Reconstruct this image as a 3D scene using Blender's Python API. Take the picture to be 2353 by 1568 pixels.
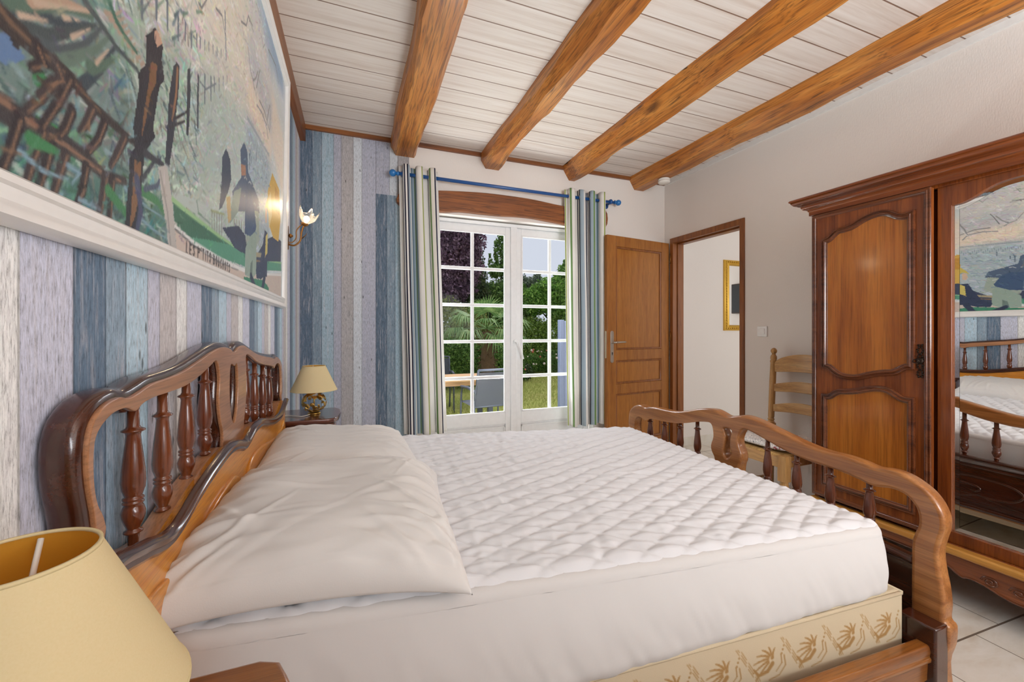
import bpy, bmesh, math, random
import numpy as np
from mathutils import Vector, Matrix, noise
random.seed(7)
for o in list(bpy.data.objects): bpy.data.objects.remove(o, do_unlink=True)
scene = bpy.context.scene
COL = scene.collection
PI = math.pi

# ---------------------------------------------------------------- camera
cam_d = bpy.data.cameras.new('camera')
cam_d.sensor_width = 36.0
cam_d.lens = 941.5 / 2353 * 36.0
cam_d.shift_y = -25.0 / 2353
cam_d.clip_start = 0.02
cam = bpy.data.objects.new('camera', cam_d); COL.objects.link(cam)
cam.location = (0, 0, 1.18)
cam.rotation_euler = (PI/2, 0, -0.3671)
scene.camera = cam

# ---------------------------------------------------------------- world, lights, exposure
scene.view_settings.view_transform = 'Standard'
scene.view_settings.look = 'None'
scene.view_settings.gamma = 1.0
scene.view_settings.exposure = -0.12
scene.view_settings.use_curve_mapping = False
world = bpy.data.worlds.new('world'); scene.world = world
world.use_nodes = True
wnt = world.node_tree
bg = wnt.nodes['Background']
bg.inputs[0].default_value = (0.70, 0.75, 0.86, 1)
bg.inputs[1].default_value = 1.0

def area(name, loc, rot, sx, sy, power, col, spread=PI):
    d = bpy.data.lights.new(name, 'AREA'); d.shape = 'RECTANGLE'; d.size = sx; d.size_y = sy
    d.energy = power; d.color = col; d.spread = spread
    o = bpy.data.objects.new(name, d); COL.objects.link(o)
    o.location = loc; o.rotation_euler = rot
    return o
# daylight through the french window (sky above the garden); added unseen fills below its
# sill and at invented windows behind the camera and in the hallway
area('daylight_garden_window', (1.3, 4.5, 3.3), (math.radians(-55), 0, 0), 3.2, 2.0, 400, (0.88, 0.94, 1.0))
area('added_ceiling_fill', (1.3, 3.80, 0.12), (math.radians(-140), 0, 0), 1.5, .5, 90, (0.96, 0.98, 1.0))  # added fill aimed up at the ceiling, hidden under the sill
area('added_rear_fill', (1.55, -1.5, 1.5), (math.radians(134), 0, math.radians(-22)), 1.7, 1.35, 112, (0.94, 0.97, 1.0))  # added fill for the room, from an invented window
area('added_hall_fill', (4.3, 0.25, 1.6), (math.radians(100), 0, 0), 1.6, 1.5, 30, (0.97, 0.98, 1.0))  # added fill for the hallway, out of view
sun_d = bpy.data.lights.new('sun', 'SUN'); sun_d.energy = 2.6; sun_d.angle = math.radians(20); sun_d.color = (1, .96, .88)
sun = bpy.data.objects.new('sun', sun_d); COL.objects.link(sun)
sun.rotation_euler = (math.radians(-28), math.radians(26), 0)

# ---------------------------------------------------------------- material helpers
def lin(c):
    return tuple(((v/255)/12.92 if v/255 <= .04045 else ((v/255+.055)/1.055)**2.4) for v in c)
class NT:
    def __init__(s, name):
        s.m = bpy.data.materials.new(name); s.m.use_nodes = True
        s.t = s.m.node_tree; s.b = s.t.nodes['Principled BSDF']
    def n(s, typ, **k):
        x = s.t.nodes.new(typ)
        for a, v in k.items(): setattr(x, a, v)
        return x
    def l(s, a, b): s.t.links.new(a, b)
    def coord(s, kind='Object', scale=(1,1,1), rot=(0,0,0), loc=(0,0,0)):
        tc = s.n('ShaderNodeTexCoord'); mp = s.n('ShaderNodeMapping')
        mp.inputs['Scale'].default_value = scale; mp.inputs['Rotation'].default_value = rot; mp.inputs['Location'].default_value = loc
        s.l(tc.outputs[kind], mp.inputs[0]); return mp.outputs[0]
    def noise(s, vec, scale, detail=3, rough=.55, dist=0):
        x = s.n('ShaderNodeTexNoise'); x.inputs['Scale'].default_value = scale; x.inputs['Detail'].default_value = detail
        x.inputs['Roughness'].default_value = rough; x.inputs['Distortion'].default_value = dist
        s.l(vec, x.inputs['Vector']); return x.outputs[0]
    def ramp(s, fac, stops, interp='LINEAR'):
        x = s.n('ShaderNodeValToRGB'); cr = x.color_ramp; cr.interpolation = interp
        while len(cr.elements) < len(stops): cr.elements.new(0.5)
        for e, (p, c) in zip(cr.elements, stops):
            e.position = p; e.color = (*(c if isinstance(c, tuple) else (c, c, c)), 1)
        s.l(fac, x.inputs[0]); return x.outputs[0]
    def math(s, op, a, b=None, c=None):
        x = s.n('ShaderNodeMath', operation=op)
        for i, v in enumerate((a, b, c)):
            if v is None: continue
            if isinstance(v, (int, float)): x.inputs[i].default_value = v
            else: s.l(v, x.inputs[i])
        return x.outputs[0]
    def mix(s, fac, a, b, blend='MIX'):
        x = s.n('ShaderNodeMix', data_type='RGBA', blend_type=blend)
        for i, v in ((0, fac), (6, a), (7, b)):
            if isinstance(v, (int, float)): x.inputs[i].default_value = v
            elif isinstance(v, tuple): x.inputs[i].default_value = (*v, 1)
            else: s.l(v, x.inputs[i])
        return x.outputs[2]
    def bump(s, h, strength=.3, dist=.01):
        x = s.n('ShaderNodeBump'); x.inputs['Strength'].default_value = strength; x.inputs['Distance'].default_value = dist
        s.l(h, x.inputs['Height']); s.l(x.outputs[0], s.b.inputs['Normal'])
    def out(s, col=None, rough=.5, metal=0, coat=0, spec=None, **k):
        if col is not None:
            if isinstance(col, tuple): s.b.inputs['Base Color'].default_value = (*col, 1)
            else: s.l(col, s.b.inputs['Base Color'])
        if isinstance(rough, (int, float)): s.b.inputs['Roughness'].default_value = rough
        else: s.l(rough, s.b.inputs['Roughness'])
        s.b.inputs['Metallic'].default_value = metal
        s.b.inputs['Coat Weight'].default_value = coat; s.b.inputs['Coat Roughness'].default_value = .12
        if spec is not None: s.b.inputs['Specular IOR Level'].default_value = spec
        return s.m

def flat(name, c, rough=.6, metal=0, coat=0, bump=0, bscale=200, var=.06):
    t = NT(name); v = t.coord()
    n = t.noise(v, bscale if bump else 30, 3)
    col = t.mix(n, tuple(x*(1-var) for x in lin(c)), tuple(min(1, x*(1+var)) for x in lin(c)))
    if bump: t.bump(n, bump, .003)
    return t.out(col, rough, metal, coat)

def wood(name, c0, c1, dark, axis=2, rough=.35, coat=.3, fine=1.0, cracks=0.0, spec=None):
    t = NT(name); sc = [14.0*fine]*3; sc[axis] = .9*fine
    v = t.coord(scale=tuple(sc))
    n1 = t.noise(v, 1.6, 4, .6, .4)
    sc2 = [90.0*fine]*3; sc2[axis] = 3.0*fine
    v2 = t.coord(scale=tuple(sc2))
    n2 = t.noise(v2, 2.2, 3, .6, .1)
    col = t.ramp(n1, [(.25, lin(dark)), (.45, lin(c0)), (.68, lin(c1))])
    g = t.ramp(n2, [(.36, .50 if cracks else .72), (.52, 1.0), (.8, 1.12 if cracks else 1.06)])
    col = t.mix(1.0, col, g, 'MULTIPLY')
    if cracks:
        sc3 = [30.0]*3; sc3[axis] = 1.2
        n3 = t.noise(t.coord(scale=tuple(sc3)), .8, 2, .5, .3)
        cr = t.ramp(n3, [(.485, 1.0), (.497, .22), (.503, .22), (.515, 1.0)])
        v4 = t.coord(scale=(5, 5, 5)); msk = t.noise(v4, 1.0, 2)
        mk = t.ramp(msk, [(.52, 0.0), (.6, cracks)])
        col = t.mix(mk, col, t.mix(1.0, col, cr, 'MULTIPLY'))
        kn = t.n('ShaderNodeTexVoronoi', feature='SMOOTH_F1'); sk = [5.0]*3; sk[axis] = 1.6
        t.l(t.coord(scale=tuple(sk)), kn.inputs['Vector']); kn.inputs['Scale'].default_value = 1.0
        kk = t.ramp(kn.outputs['Distance'], [(.07, .42), (.16, 1.0)])
        col = t.mix(1.0, col, kk, 'MULTIPLY')
    t.bump(n2, .12, .002)
    return t.out(col, rough, 0, coat, spec)

M = {}
M['plaster'] = (lambda t: (t.bump(t.noise(t.coord(scale=(1,1,.35)), 160, 2), .35, .002), t.out(lin((238, 231, 224)), .85))[1])(NT('plaster'))
M['white_paint'] = flat('white_paint', (236, 235, 232), .35, coat=.2)
M['white_window'] = flat('white_window', (238, 239, 240), .3, coat=.2)
M['ceil_trim_wood'] = wood('trim_wood', (132, 76, 34), (150, 92, 44), (92, 50, 22), 0, .45, .1)
M['trim_wood_y'] = wood('trim_wood_y', (132, 76, 34), (150, 92, 44), (92, 50, 22), 1, .45, .1)
M['beam'] = wood('beam_oak', (186, 112, 36), (214, 146, 66), (142, 78, 26), 1, .42, .15, .7, .9)
M['lintel'] = wood('lintel_oak', (132, 74, 30), (156, 92, 40), (84, 44, 20), 0, .5, .05, .8, .9)
M['door_oak'] = wood('door_oak', (166, 104, 36), (178, 116, 44), (152, 90, 30), 2, .4, .15, 1.6)
M['door_oak_edge'] = wood('door_oak_edge', (158, 98, 38), (172, 112, 48), (140, 84, 30), 2, .45, .1, 1.6)
M['casing'] = wood('casing_wood', (138, 80, 32), (158, 96, 42), (98, 54, 22), 2, .4, .15)
M['bed_face'] = wood('bed_face', (172, 120, 82), (190, 138, 98), (150, 98, 64), 1, .3, .45, 1.2)  # same wood as bed_dark, lightened to paint in the window's reflection
M['bed_dark'] = wood('bed_dark', (62, 27, 14), (78, 36, 19), (42, 18, 10), 1, .22, .6, 1.0)
M['bed_panel'] = wood('bed_panel', (208, 132, 26), (218, 148, 38), (190, 114, 20), 1, .28, .5, 1.6)
M['foot_face'] = wood('foot_face', (160, 102, 54), (186, 128, 74), (132, 80, 40), 1, .3, .4, 1.0)
M['foot_edge'] = wood('foot_edge', (166, 106, 46), (196, 136, 64), (130, 76, 30), 1, .25, .5, 1.0)
M['spindle'] = wood('spindle', (98, 46, 24), (118, 62, 32), (72, 32, 16), 2, .2, .6)
M['rail_wood'] = wood('rail_wood', (132, 78, 30), (152, 96, 40), (92, 50, 20), 0, .3, .4)
M['ward'] = wood('wardrobe_cherry', (120, 60, 22), (142, 76, 30), (90, 42, 16), 2, .26, .45, .8)
M['ward_field'] = wood('wardrobe_field', (164, 94, 30), (182, 112, 42), (136, 72, 24), 2, .28, .45, .8)
M['ward_h'] = wood('wardrobe_cherry_h', (120, 60, 24), (142, 76, 32), (90, 42, 18), 1, .24, .5, .8)
M['ward_mould'] = wood('wardrobe_mould', (96, 50, 26), (116, 64, 34), (70, 34, 18), 1, .22, .6)
M['ward_light'] = wood('wardrobe_ledge', (186, 128, 54), (204, 148, 70), (160, 102, 38), 1, .35, .3)
M['night_top'] = wood('night_top', (88, 44, 30), (108, 56, 38), (64, 28, 18), 0, .18, .7)
M['night_body'] = wood('night_body', (166, 98, 36), (188, 118, 50), (136, 74, 26), 0, .3, .4)
M['chair_oak'] = wood('chair_oak', (196, 148, 88), (214, 168, 110), (170, 120, 64), 2, .35, .25, 1.2)
M['chair_oak_h'] = wood('chair_oak_h', (196, 148, 88), (216, 172, 114), (164, 116, 62), 1, .35, .25, 1.2)
M['brass'] = flat('brass', (196, 160, 84), .32, .85)
M['antique_brass'] = flat('antique_brass', (150, 104, 52), .35, .8)
M['dark_bronze'] = flat('dark_bronze', (58, 48, 42), .35, .9, bump=.3)
M['chrome'] = flat('nickel', (196, 188, 178), .28, .9)
M['steel_plate'] = flat('steel_plate', (222, 214, 190), .35, .6)
M['blue_rod'] = flat('blue_rod', (30, 84, 150), .35, 0, .3)
M['blue_knob'] = flat('blue_knob', (36, 120, 190), .3, 0, .4)
M['plastic'] = flat('white_plastic', (236, 232, 224), .4)
M['cord'] = flat('cream_cord', (206, 198, 186), .5)
M['black'] = flat('black_screen', (8, 8, 9), .6)
M['gold'] = flat('gold_leaf', (214, 170, 66), .35, .55, bump=.5, bscale=90)
M['rush'] = (lambda t: (lambda n: (t.bump(n, .6, .004), t.out(t.ramp(n, [(.3, lin((150, 112, 60))), (.7, lin((206, 168, 104)))]), .8))[1])(t.noise(t.coord(scale=(8, 120, 8)), 1.5, 2)))(NT('rush'))
def mirror_mat():
    t = NT('mirror_glass'); return t.out((.93, .95, .95), .0, 1.0)
M['mirror'] = mirror_mat()
def glass_mat(name, tint=(1, 1, 1), gl=.06):
    m = bpy.data.materials.new(name); m.use_nodes = True; nt = m.node_tree
    nt.nodes.remove(nt.nodes['Principled BSDF']); o = nt.nodes['Material Output']
    tr = nt.nodes.new('ShaderNodeBsdfTransparent'); tr.inputs[0].default_value = (*tint, 1)
    g = nt.nodes.new('ShaderNodeBsdfGlossy'); g.inputs['Roughness'].default_value = .02
    f = nt.nodes.new('ShaderNodeLayerWeight'); f.inputs[0].default_value = .25
    mx = nt.nodes.new('ShaderNodeMixShader'); mm = nt.nodes.new('ShaderNodeMath'); mm.operation = 'MULTIPLY'; mm.inputs[1].default_value = .10
    nt.links.new(f.outputs['Fresnel'], mm.inputs[0])
    nt.links.new(mm.outputs[0], mx.inputs[0]); nt.links.new(tr.outputs[0], mx.inputs[1]); nt.links.new(g.outputs[0], mx.inputs[2])
    nt.links.new(mx.outputs[0], o.inputs[0]); return m
M['glass'] = glass_mat('window_glass')

def ceiling_mat():
    t = NT('ceiling_boards')
    v = t.coord(scale=(1, 1, 1)); sep = t.n('ShaderNodeSeparateXYZ'); t.l(v, sep.inputs[0])
    y = t.math('DIVIDE', t.math('SUBTRACT', sep.outputs[1], .965), .1515)
    fr = t.math('FRACT', y); fl = t.math('FLOOR', y)
    edge = t.math('MINIMUM', fr, t.math('SUBTRACT', 1.0, fr))
    groove = t.ramp(edge, [(0.0, 0.0), (.012, 0.0), (.026, 1.0)])
    comb = t.n('ShaderNodeCombineXYZ'); t.l(t.math('MULTIPLY', sep.outputs[0], 1.2), comb.inputs[0]); t.l(t.math('MULTIPLY', sep.outputs[1], 26.0), comb.inputs[1]); t.l(t.math('MULTIPLY', fl, 7.3), comb.inputs[2])
    n = t.noise(comb.outputs[0], 1.3, 5, .6, .7)
    col = t.ramp(n, [(.3, lin((214, 201, 190))), (.5, lin((228, 219, 211))), (.72, lin((236, 230, 224)))])
    col = t.mix(groove, lin((132, 104, 88)), col)
    t.bump(groove, .4, .004)
    return t.out(col, .5)
M['ceiling'] = ceiling_mat()

def floor_mat():
    t = NT('floor_tiles')
    v = t.coord(rot=(0, 0, math.radians(2.6))); sep = t.n('ShaderNodeSeparateXYZ'); t.l(v, sep.inputs[0])
    def lines(val, off, per, w):
        q = t.math('FRACT', t.math('DIVIDE', t.math('SUBTRACT', val, off), per))
        e = t.math('MULTIPLY', t.math('MINIMUM', q, t.math('SUBTRACT', 1.0, q)), per)
        return t.math('GREATER_THAN', e, w), q
    gy, qy = lines(sep.outputs[1], .94, .45, .0035)
    row = t.math('FLOOR', t.math('DIVIDE', t.math('SUBTRACT', sep.outputs[1], .94), .45))
    xs = t.math('ADD', sep.outputs[0], t.math('MULTIPLY', row, .165))
    gx, qx = lines(xs, 2.04, .33, .002)
    g = t.math('MULTIPLY', gy, gx)
    n = t.noise(t.coord(scale=(2, 5, 1)), 2.2, 4, .6, .5)
    col = t.ramp(n, [(.3, lin((212, 200, 182))), (.5, lin((228, 222, 210))), (.7, lin((236, 232, 224)))])
    col = t.mix(g, lin((120, 106, 92)), col)
    t.bump(g, .5, .003)
    return t.out(col, .28, spec=.5)
M['floor'] = floor_mat()

SEQ = [((88, 108, 128), .080), ((124, 144, 160), .062), ((160, 184, 198), .080), ((172, 175, 190), .052), ((174, 171, 172), .083), ((206, 213, 220), .061), ((176, 180, 196), .101)]
def wallpaper(name, axis, s0, period, bright=1.0):
    t = NT(name); v = t.coord(); sep = t.n('ShaderNodeSeparateXYZ'); t.l(v, sep.inputs[0])
    s_ = sep.outputs[axis]
    u = t.math('FRACT', t.math('DIVIDE', t.math('SUBTRACT', s_, s0), period))
    tot = sum(w for _, w in SEQ); p = 0; stops = []; stops2 = []; edges = []
    for c, w in SEQ:
        cc = lin(c); cc = tuple(min(.95, x*bright) for x in cc)
        stops.append((p/tot, cc)); edges.append(p/tot); p += w
    col = t.ramp(u, stops, 'CONSTANT')
    # weathering: streaks stretched along z
    comb = t.n('ShaderNodeCombineXYZ')
    t.l(t.math('MULTIPLY', s_, 95.0), comb.inputs[0]); t.l(t.math('MULTIPLY', sep.outputs[2], 7.0), comb.inputs[1])
    n1 = t.noise(comb.outputs[0], 1.0, 5, .7, .6)
    comb2 = t.n('ShaderNodeCombineXYZ')
    t.l(t.math('MULTIPLY', s_, 300.0), comb2.inputs[0]); t.l(t.math('MULTIPLY', sep.outputs[2], 40.0), comb2.inputs[1])
    n2 = t.noise(comb2.outputs[0], 1.0, 5, .8, .3)
    pale = t.ramp(n1, [(.5, 0.0), (.70, .55)])
    col = t.mix(pale, col, lin((208, 206, 212)))
    dk = t.ramp(n2, [(.34, .42), (.45, .84), (.60, 1.12)])
    col = t.mix(1.0, col, dk, 'MULTIPLY')
    dk2 = t.ramp(n1, [(.28, .62), (.42, 1.0)])
    col = t.mix(1.0, col, dk2, 'MULTIPLY')
    vo = t.n('ShaderNodeTexVoronoi'); vo.inputs['Scale'].default_value = 1.0
    comb3 = t.n('ShaderNodeCombineXYZ'); t.l(t.math('MULTIPLY', s_, 22.0), comb3.inputs[0]); t.l(t.math('MULTIPLY', sep.outputs[2], 6.5), comb3.inputs[1])
    t.l(comb3.outputs[0], vo.inputs['Vector'])
    kn = t.ramp(vo.outputs['Distance'], [(.05, .3), (.09, 1.0)])
    col = t.mix(1.0, col, kn, 'MULTIPLY')
    # seams between the printed planks
    est = []
    for e in edges[1:]:
        est += [(e-.006, 1.0), (e, .45), (e+.006, 1.0)]
    est = [(0.0, .45), (.008, 1.0)] + est + [(.992, 1.0), (1.0, .45)]
    sm = t.ramp(u, est)
    col = t.mix(1.0, col, sm, 'MULTIPLY')
    t.bump(n2, .12, .002)
    return t.out(col, .75)
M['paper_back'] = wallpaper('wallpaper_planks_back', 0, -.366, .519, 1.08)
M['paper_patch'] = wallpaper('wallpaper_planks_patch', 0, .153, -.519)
M['paper_left'] = wallpaper('wallpaper_planks_left', 1, .751, .512, 1.5)  # same print as the back wall, brightened to offset weaker light here

# ---------------------------------------------------------------- geometry helpers
def tag(o, label=None, cat=None, group=None, kind=None):
    if label: o['label'] = label
    if cat: o['category'] = cat
    if group: o['group'] = group
    if kind: o['kind'] = kind
    return o
def link(name, me, mat=None, parent=None, smooth=False):
    o = bpy.data.objects.new(name, me); COL.objects.link(o)
    if mat is not None:
        for m_ in (mat if isinstance(mat, (list, tuple)) else [mat]): me.materials.append(m_)
    if smooth:
        me.polygons.foreach_set('use_smooth', [True]*len(me.polygons))
    if parent is not None:
        o.parent = parent
        w = Matrix.Identity(4); p = parent
        ms = []
        while p is not None: ms.append(p); p = p.parent
        # every parent is an Empty or mesh whose world matrix is its own basis chain
        w = Matrix.Identity(4)
        for q in reversed(ms): w = w @ q.matrix_parent_inverse @ q.matrix_basis
        o.matrix_parent_inverse = w.inverted()
    return o
def empty(name, loc, label=None, cat=None, group=None, kind=None, rz=0):
    o = bpy.data.objects.new(name, None); COL.objects.link(o); o.location = loc; o.rotation_euler = (0, 0, rz)
    o.empty_display_size = .05
    return tag(o, label, cat, group, kind)
def mesh(name, vs, fs):
    me = bpy.data.meshes.new(name); me.from_pydata([tuple(v) for v in vs], [], [tuple(f) for f in fs]); me.update(); return me
def bmobj(name, bm, mat, parent=None, smooth=False, bevel=0, seg=2):
    bmesh.ops.recalc_face_normals(bm, faces=bm.faces)
    me = bpy.data.meshes.new(name); bm.to_mesh(me); bm.free()
    o = link(name, me, mat, parent, smooth)
    if bevel: add_bevel(o, bevel, seg)
    return o
def add_bevel(o, w, seg=2, ang=40):
    b = o.modifiers.new('bevel', 'BEVEL'); b.width = w; b.segments = seg; b.limit_method = 'ANGLE'; b.angle_limit = math.radians(ang); b.harden_normals = False
    for p in o.data.polygons: p.use_smooth = True
    try: o.data.set_sharp_from_angle(angle=math.radians(38))
    except Exception: pass
    return o
def bbox(bm, x0, x1, y0, y1, z0, z1, mtx=None, mi=0):
    vs = [bm.verts.new((x, y, z)) for x in (x0, x1) for y in (y0, y1) for z in (z0, z1)]
    for f in ((0,1,3,2),(4,6,7,5),(0,4,5,1),(2,3,7,6),(0,2,6,4),(1,5,7,3)):
        fc = bm.faces.new([vs[i] for i in f]); fc.material_index = mi
    if mtx is not None:
        for v in vs: v.co = mtx @ v.co
    return vs
def box(name, x0, x1, y0, y1, z0, z1, mat, parent=None, bevel=0, seg=2, mtx=None):
    bm = bmesh.new(); bbox(bm, x0, x1, y0, y1, z0, z1, mtx)
    return bmobj(name, bm, mat, parent, False, bevel, seg)
def lathe_bm(bm, prof, center=(0,0,0), seg=20, axis=(0,0,1), closed=True):
    a = Vector(axis).normalized(); t = Vector((1,0,0)) if abs(a.x) < .9 else Vector((0,1,0))
    e1 = (t - a*t.dot(a)).normalized(); e2 = a.cross(e1); c = Vector(center)
    rings = []
    for r, h in prof:
        rings.append([bm.verts.new(c + a*h + (e1*math.cos(2*PI*i/seg) + e2*math.sin(2*PI*i/seg))*max(r, 1e-4)) for i in range(seg)])
    for A, B in zip(rings, rings[1:]):
        for i in range(seg): bm.faces.new((A[i], A[(i+1)%seg], B[(i+1)%seg], B[i]))
    if closed:
        bm.faces.new(list(reversed(rings[0]))); bm.faces.new(rings[-1])
def lathe(name, prof, center, mat, parent=None, seg=20, axis=(0,0,1), closed=True):
    bm = bmesh.new(); lathe_bm(bm, prof, center, seg, axis, closed); return bmobj(name, bm, mat, parent, True)
def tube_bm(bm, pts, r, seg=8, cap=True):
    pts = [Vector(p) for p in pts]; n = len(pts); rings = []
    up = Vector((0,0,1))
    for i, p in enumerate(pts):
        d = (pts[min(i+1, n-1)] - pts[max(i-1, 0)]).normalized()
        u = up if abs(d.dot(up)) < .95 else Vector((1,0,0))
        e1 = d.cross(u).normalized(); e2 = e1.cross(d)
        if rings and e1.dot(last) < 0: e1 = -e1; e2 = -e2
        last = e1
        rr = r[i] if isinstance(r, (list, tuple)) else r
        rings.append([bm.verts.new(p + (e1*math.cos(2*PI*k/seg) + e2*math.sin(2*PI*k/seg))*rr) for k in range(seg)])
    for A, B in zip(rings, rings[1:]):
        for k in range(seg): bm.faces.new((A[k], A[(k+1)%seg], B[(k+1)%seg], B[k]))
    if cap: bm.faces.new(rings[0]); bm.faces.new(rings[-1])
def tube(name, pts, r, mat, parent=None, seg=8, smooth=True):
    bm = bmesh.new(); tube_bm(bm, pts, r, seg); return bmobj(name, bm, mat, parent, smooth)
def spline(pts, n=6, closed=False):
    P_ = [Vector(p) for p in pts]; N = len(P_); out = []
    rng = range(N) if closed else range(N-1)
    for i in rng:
        p0 = P_[(i-1) % N] if closed or i > 0 else P_[0]; p1 = P_[i]; p2 = P_[(i+1) % N]; p3 = P_[(i+2) % N] if closed or i+2 < N else P_[-1]
        for k in range(n):
            t = k/n
            out.append(.5*((2*p1) + (-p0+p2)*t + (2*p0-5*p1+4*p2-p3)*t*t + (-p0+3*p1-3*p2+p3)*t**3))
    if not closed: out.append(P_[-1])
    return out
AX_YZ = Matrix(((0,0,1,0),(1,0,0,0),(0,1,0,0),(0,0,0,1)))      # local x,y,z -> world Y,Z,X
AX_XZ = Matrix(((1,0,0,0),(0,0,-1,0),(0,1,0,0),(0,0,0,1)))     # local x,y,z -> world X,Z,-Y
def plate(name, loops, thick, bev, mtx, mat, parent=None, z=0.0, res=2):
    """a shaped board cut to closed outlines (first outer, then holes), with rounded edges"""
    cu = bpy.data.curves.new(name, 'CURVE'); cu.dimensions = '2D'; cu.fill_mode = 'BOTH'
    for lp in loops:
        sp = cu.splines.new('POLY'); sp.points.add(len(lp)-1)
        for q, p in zip(sp.points, lp): q.co = (p[0], p[1], 0, 1)
        sp.use_cyclic_u = True
    cu.extrude = max(thick/2 - bev, 1e-4); cu.bevel_depth = bev; cu.bevel_resolution = res; cu.offset = -bev
    ob = bpy.data.objects.new(name, cu); COL.objects.link(ob)
    dg = bpy.context.evaluated_depsgraph_get(); dg.update()
    me = bpy.data.meshes.new_from_object(ob.evaluated_get(dg)); bpy.data.objects.remove(ob, do_unlink=True); bpy.data.curves.remove(cu)
    me.name = name; me.materials.clear()
    bm = bmesh.new(); bm.from_mesh(me)
    for v in bm.verts: v.co.z += z
    bmesh.ops.remove_doubles(bm, verts=bm.verts, dist=1e-5)
    bm.transform(mtx); bmesh.ops.recalc_face_normals(bm, faces=bm.faces); bm.to_mesh(me); bm.free()
    o = link(name, me, mat, parent, True)
    try: o.data.set_sharp_from_angle(angle=math.radians(35))
    except Exception: pass
    zax = (mtx.to_3x3() @ Vector((0, 0, 1))).normalized()
    for p in me.polygons:
        if abs(p.normal.dot(zax)) > .9995: p.use_smooth = False
    return o
def sweep_bm(bm, path, prof, mtx, closed=False):
    """2D profile (offset across path, height) swept along a 2D path, mitred"""
    P_ = [Vector((p[0], p[1])) for p in path]; N = len(P_); rings = []
    for i in range(N):
        a = P_[(i-1) % N] if closed or i > 0 else None; b = P_[(i+1) % N] if closed or i < N-1 else None
        d1 = (P_[i]-a).normalized() if a is not None else (b-P_[i]).normalized()
        d2 = (b-P_[i]).normalized() if b is not None else d1
        n1 = Vector((-d1.y, d1.x)); n2 = Vector((-d2.y, d2.x)); m_ = (n1+n2)
        if m_.length < 1e-4: m_ = n1
        m_.normalize(); sc = 1/max(.45, m_.dot(n1))
        rings.append([bm.verts.new(mtx @ Vector((P_[i].x + m_.x*o_*sc, P_[i].y + m_.y*o_*sc, h_))) for o_, h_ in prof])
    K_ = len(prof)
    for i in range(N if closed else N-1):
        A = rings[i]; B = rings[(i+1) % N]
        for k in range(K_-1): bm.faces.new((A[k], A[k+1], B[k+1], B[k]))
        bm.faces.new((A[K_-1], A[0], B[0], B[K_-1]))
    if not closed: bm.faces.new(rings[0]); bm.faces.new(rings[-1])
def sweep(name, path, prof, mtx, mat, parent=None, closed=False):
    bm = bmesh.new(); sweep_bm(bm, path, prof, mtx, closed)
    o = bmobj(name, bm, mat, parent, True)
    try: o.data.set_sharp_from_angle(angle=math.radians(42))
    except Exception: pass
    return o
OGEE = [(-.5,0),(-.5,.35),(-.42,.7),(-.28,.75),(-.22,.55),(-.1,.6),(.02,.95),(.16,1.0),(.28,.85),(.34,.5),(.42,.45),(.5,.3),(.5,0)]
def mould(w, h): return [(a*w, b*h) for a, b in OGEE]
def nz(x, y=0, z=0): return noise.noise(Vector((x, y, z)))

XL, XR, YB, HC = -.365, 2.913, 3.298, 2.66
YF = -1.7
# ---------------------------------------------------------------- room shell
def wallbox(name, boxes, mat, extra=None):
    bm = bmesh.new()
    for b in boxes: bbox(bm, *b[:6], mi=(b[6] if len(b) > 6 else 0))
    o = bmobj(name, bm, mat); tag(o, kind='structure'); return o
XH = 5.6
wallbox('floor', [(XL-.2, XH+.1, YF-.1, YB+.02, -.12, 0)], M['floor'])
wallbox('ceiling', [(XL-.2, XH+.1, YF-.1, YB+.3, HC, HC+.1)], M['ceiling'])
wallbox('wall_left', [(XL-.15, XL, YF, YB+.1, 0, HC)], M['paper_left'])
WX0, WX1, WZ1 = .50, 2.09, 2.125
wallbox('wall_back', [
    (.40, WX0, YB, YB+.3, 0, HC), (WX0, WX1, YB, YB+.3, WZ1, HC), (WX1, XR+.1, YB, YB+.3, 0, HC)], M['plaster'])
o = wallbox('wall_back_papered', [(XL-.1, .40, YB, YB+.3, 0, 2.225, 0), (XL-.1, .153, YB, YB+.3, 2.225, HC, 0), (.153, .40, YB, YB+.3, 2.225, HC, 1)], [M['paper_back'], M['paper_patch']])
DY0, DY1, DZ = 2.40, 3.20, 2.06
wallbox('wall_right', [(XR, XR+.1, YF, DY0, 0, HC), (XR, XR+.1, DY1, YB+.05, 0, HC), (XR, XR+.1, DY0, DY1, DZ, HC)], M['plaster'])
wallbox('wall_front', [(XL-.1, .6, YF-.15, YF, 0, HC), (2.45, XR+.1, YF-.15, YF, 0, HC), (.6, 2.45, YF-.15, YF, 2.3, HC), (.6, 2.45, YF-.15, YF, 0, .75)], M['plaster'])
wallbox('wall_hall_back', [(XR+.1, XH, YB-.01, YB+.12, 0, HC)], M['plaster'])
wallbox('wall_hall_right', [(XH, XH+.1, -.2, YB+.1, 0, HC)], M['plaster'])
wallbox('wall_hall_front', [(XR+.1, 3.4, -.1, 0, 0, HC), (5.2, XH, -.1, 0, 0, HC), (3.4, 5.2, -.1, 0, 2.35, HC), (3.4, 5.2, -.1, 0, 0, .8)], M['plaster'])
wallbox('baseboard_hall', [(XR+.1, XH, YB-.022, YB-.01, 0, .08)], M['floor'])
# thin brown trim where the boards meet the walls, white coving strip on the right wall
wallbox('trim_1', [(XL, XR, YB-.022, YB, HC-.03, HC), ], M['ceil_trim_wood'])
wallbox('trim_2', [(XL, XL+.036, YF, YB, HC-.115, HC)], M['trim_wood_y'])
wallbox('trim_3', [(XR-.014, XR, YF, YB, HC-.035, HC)], M['white_paint'])
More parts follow.
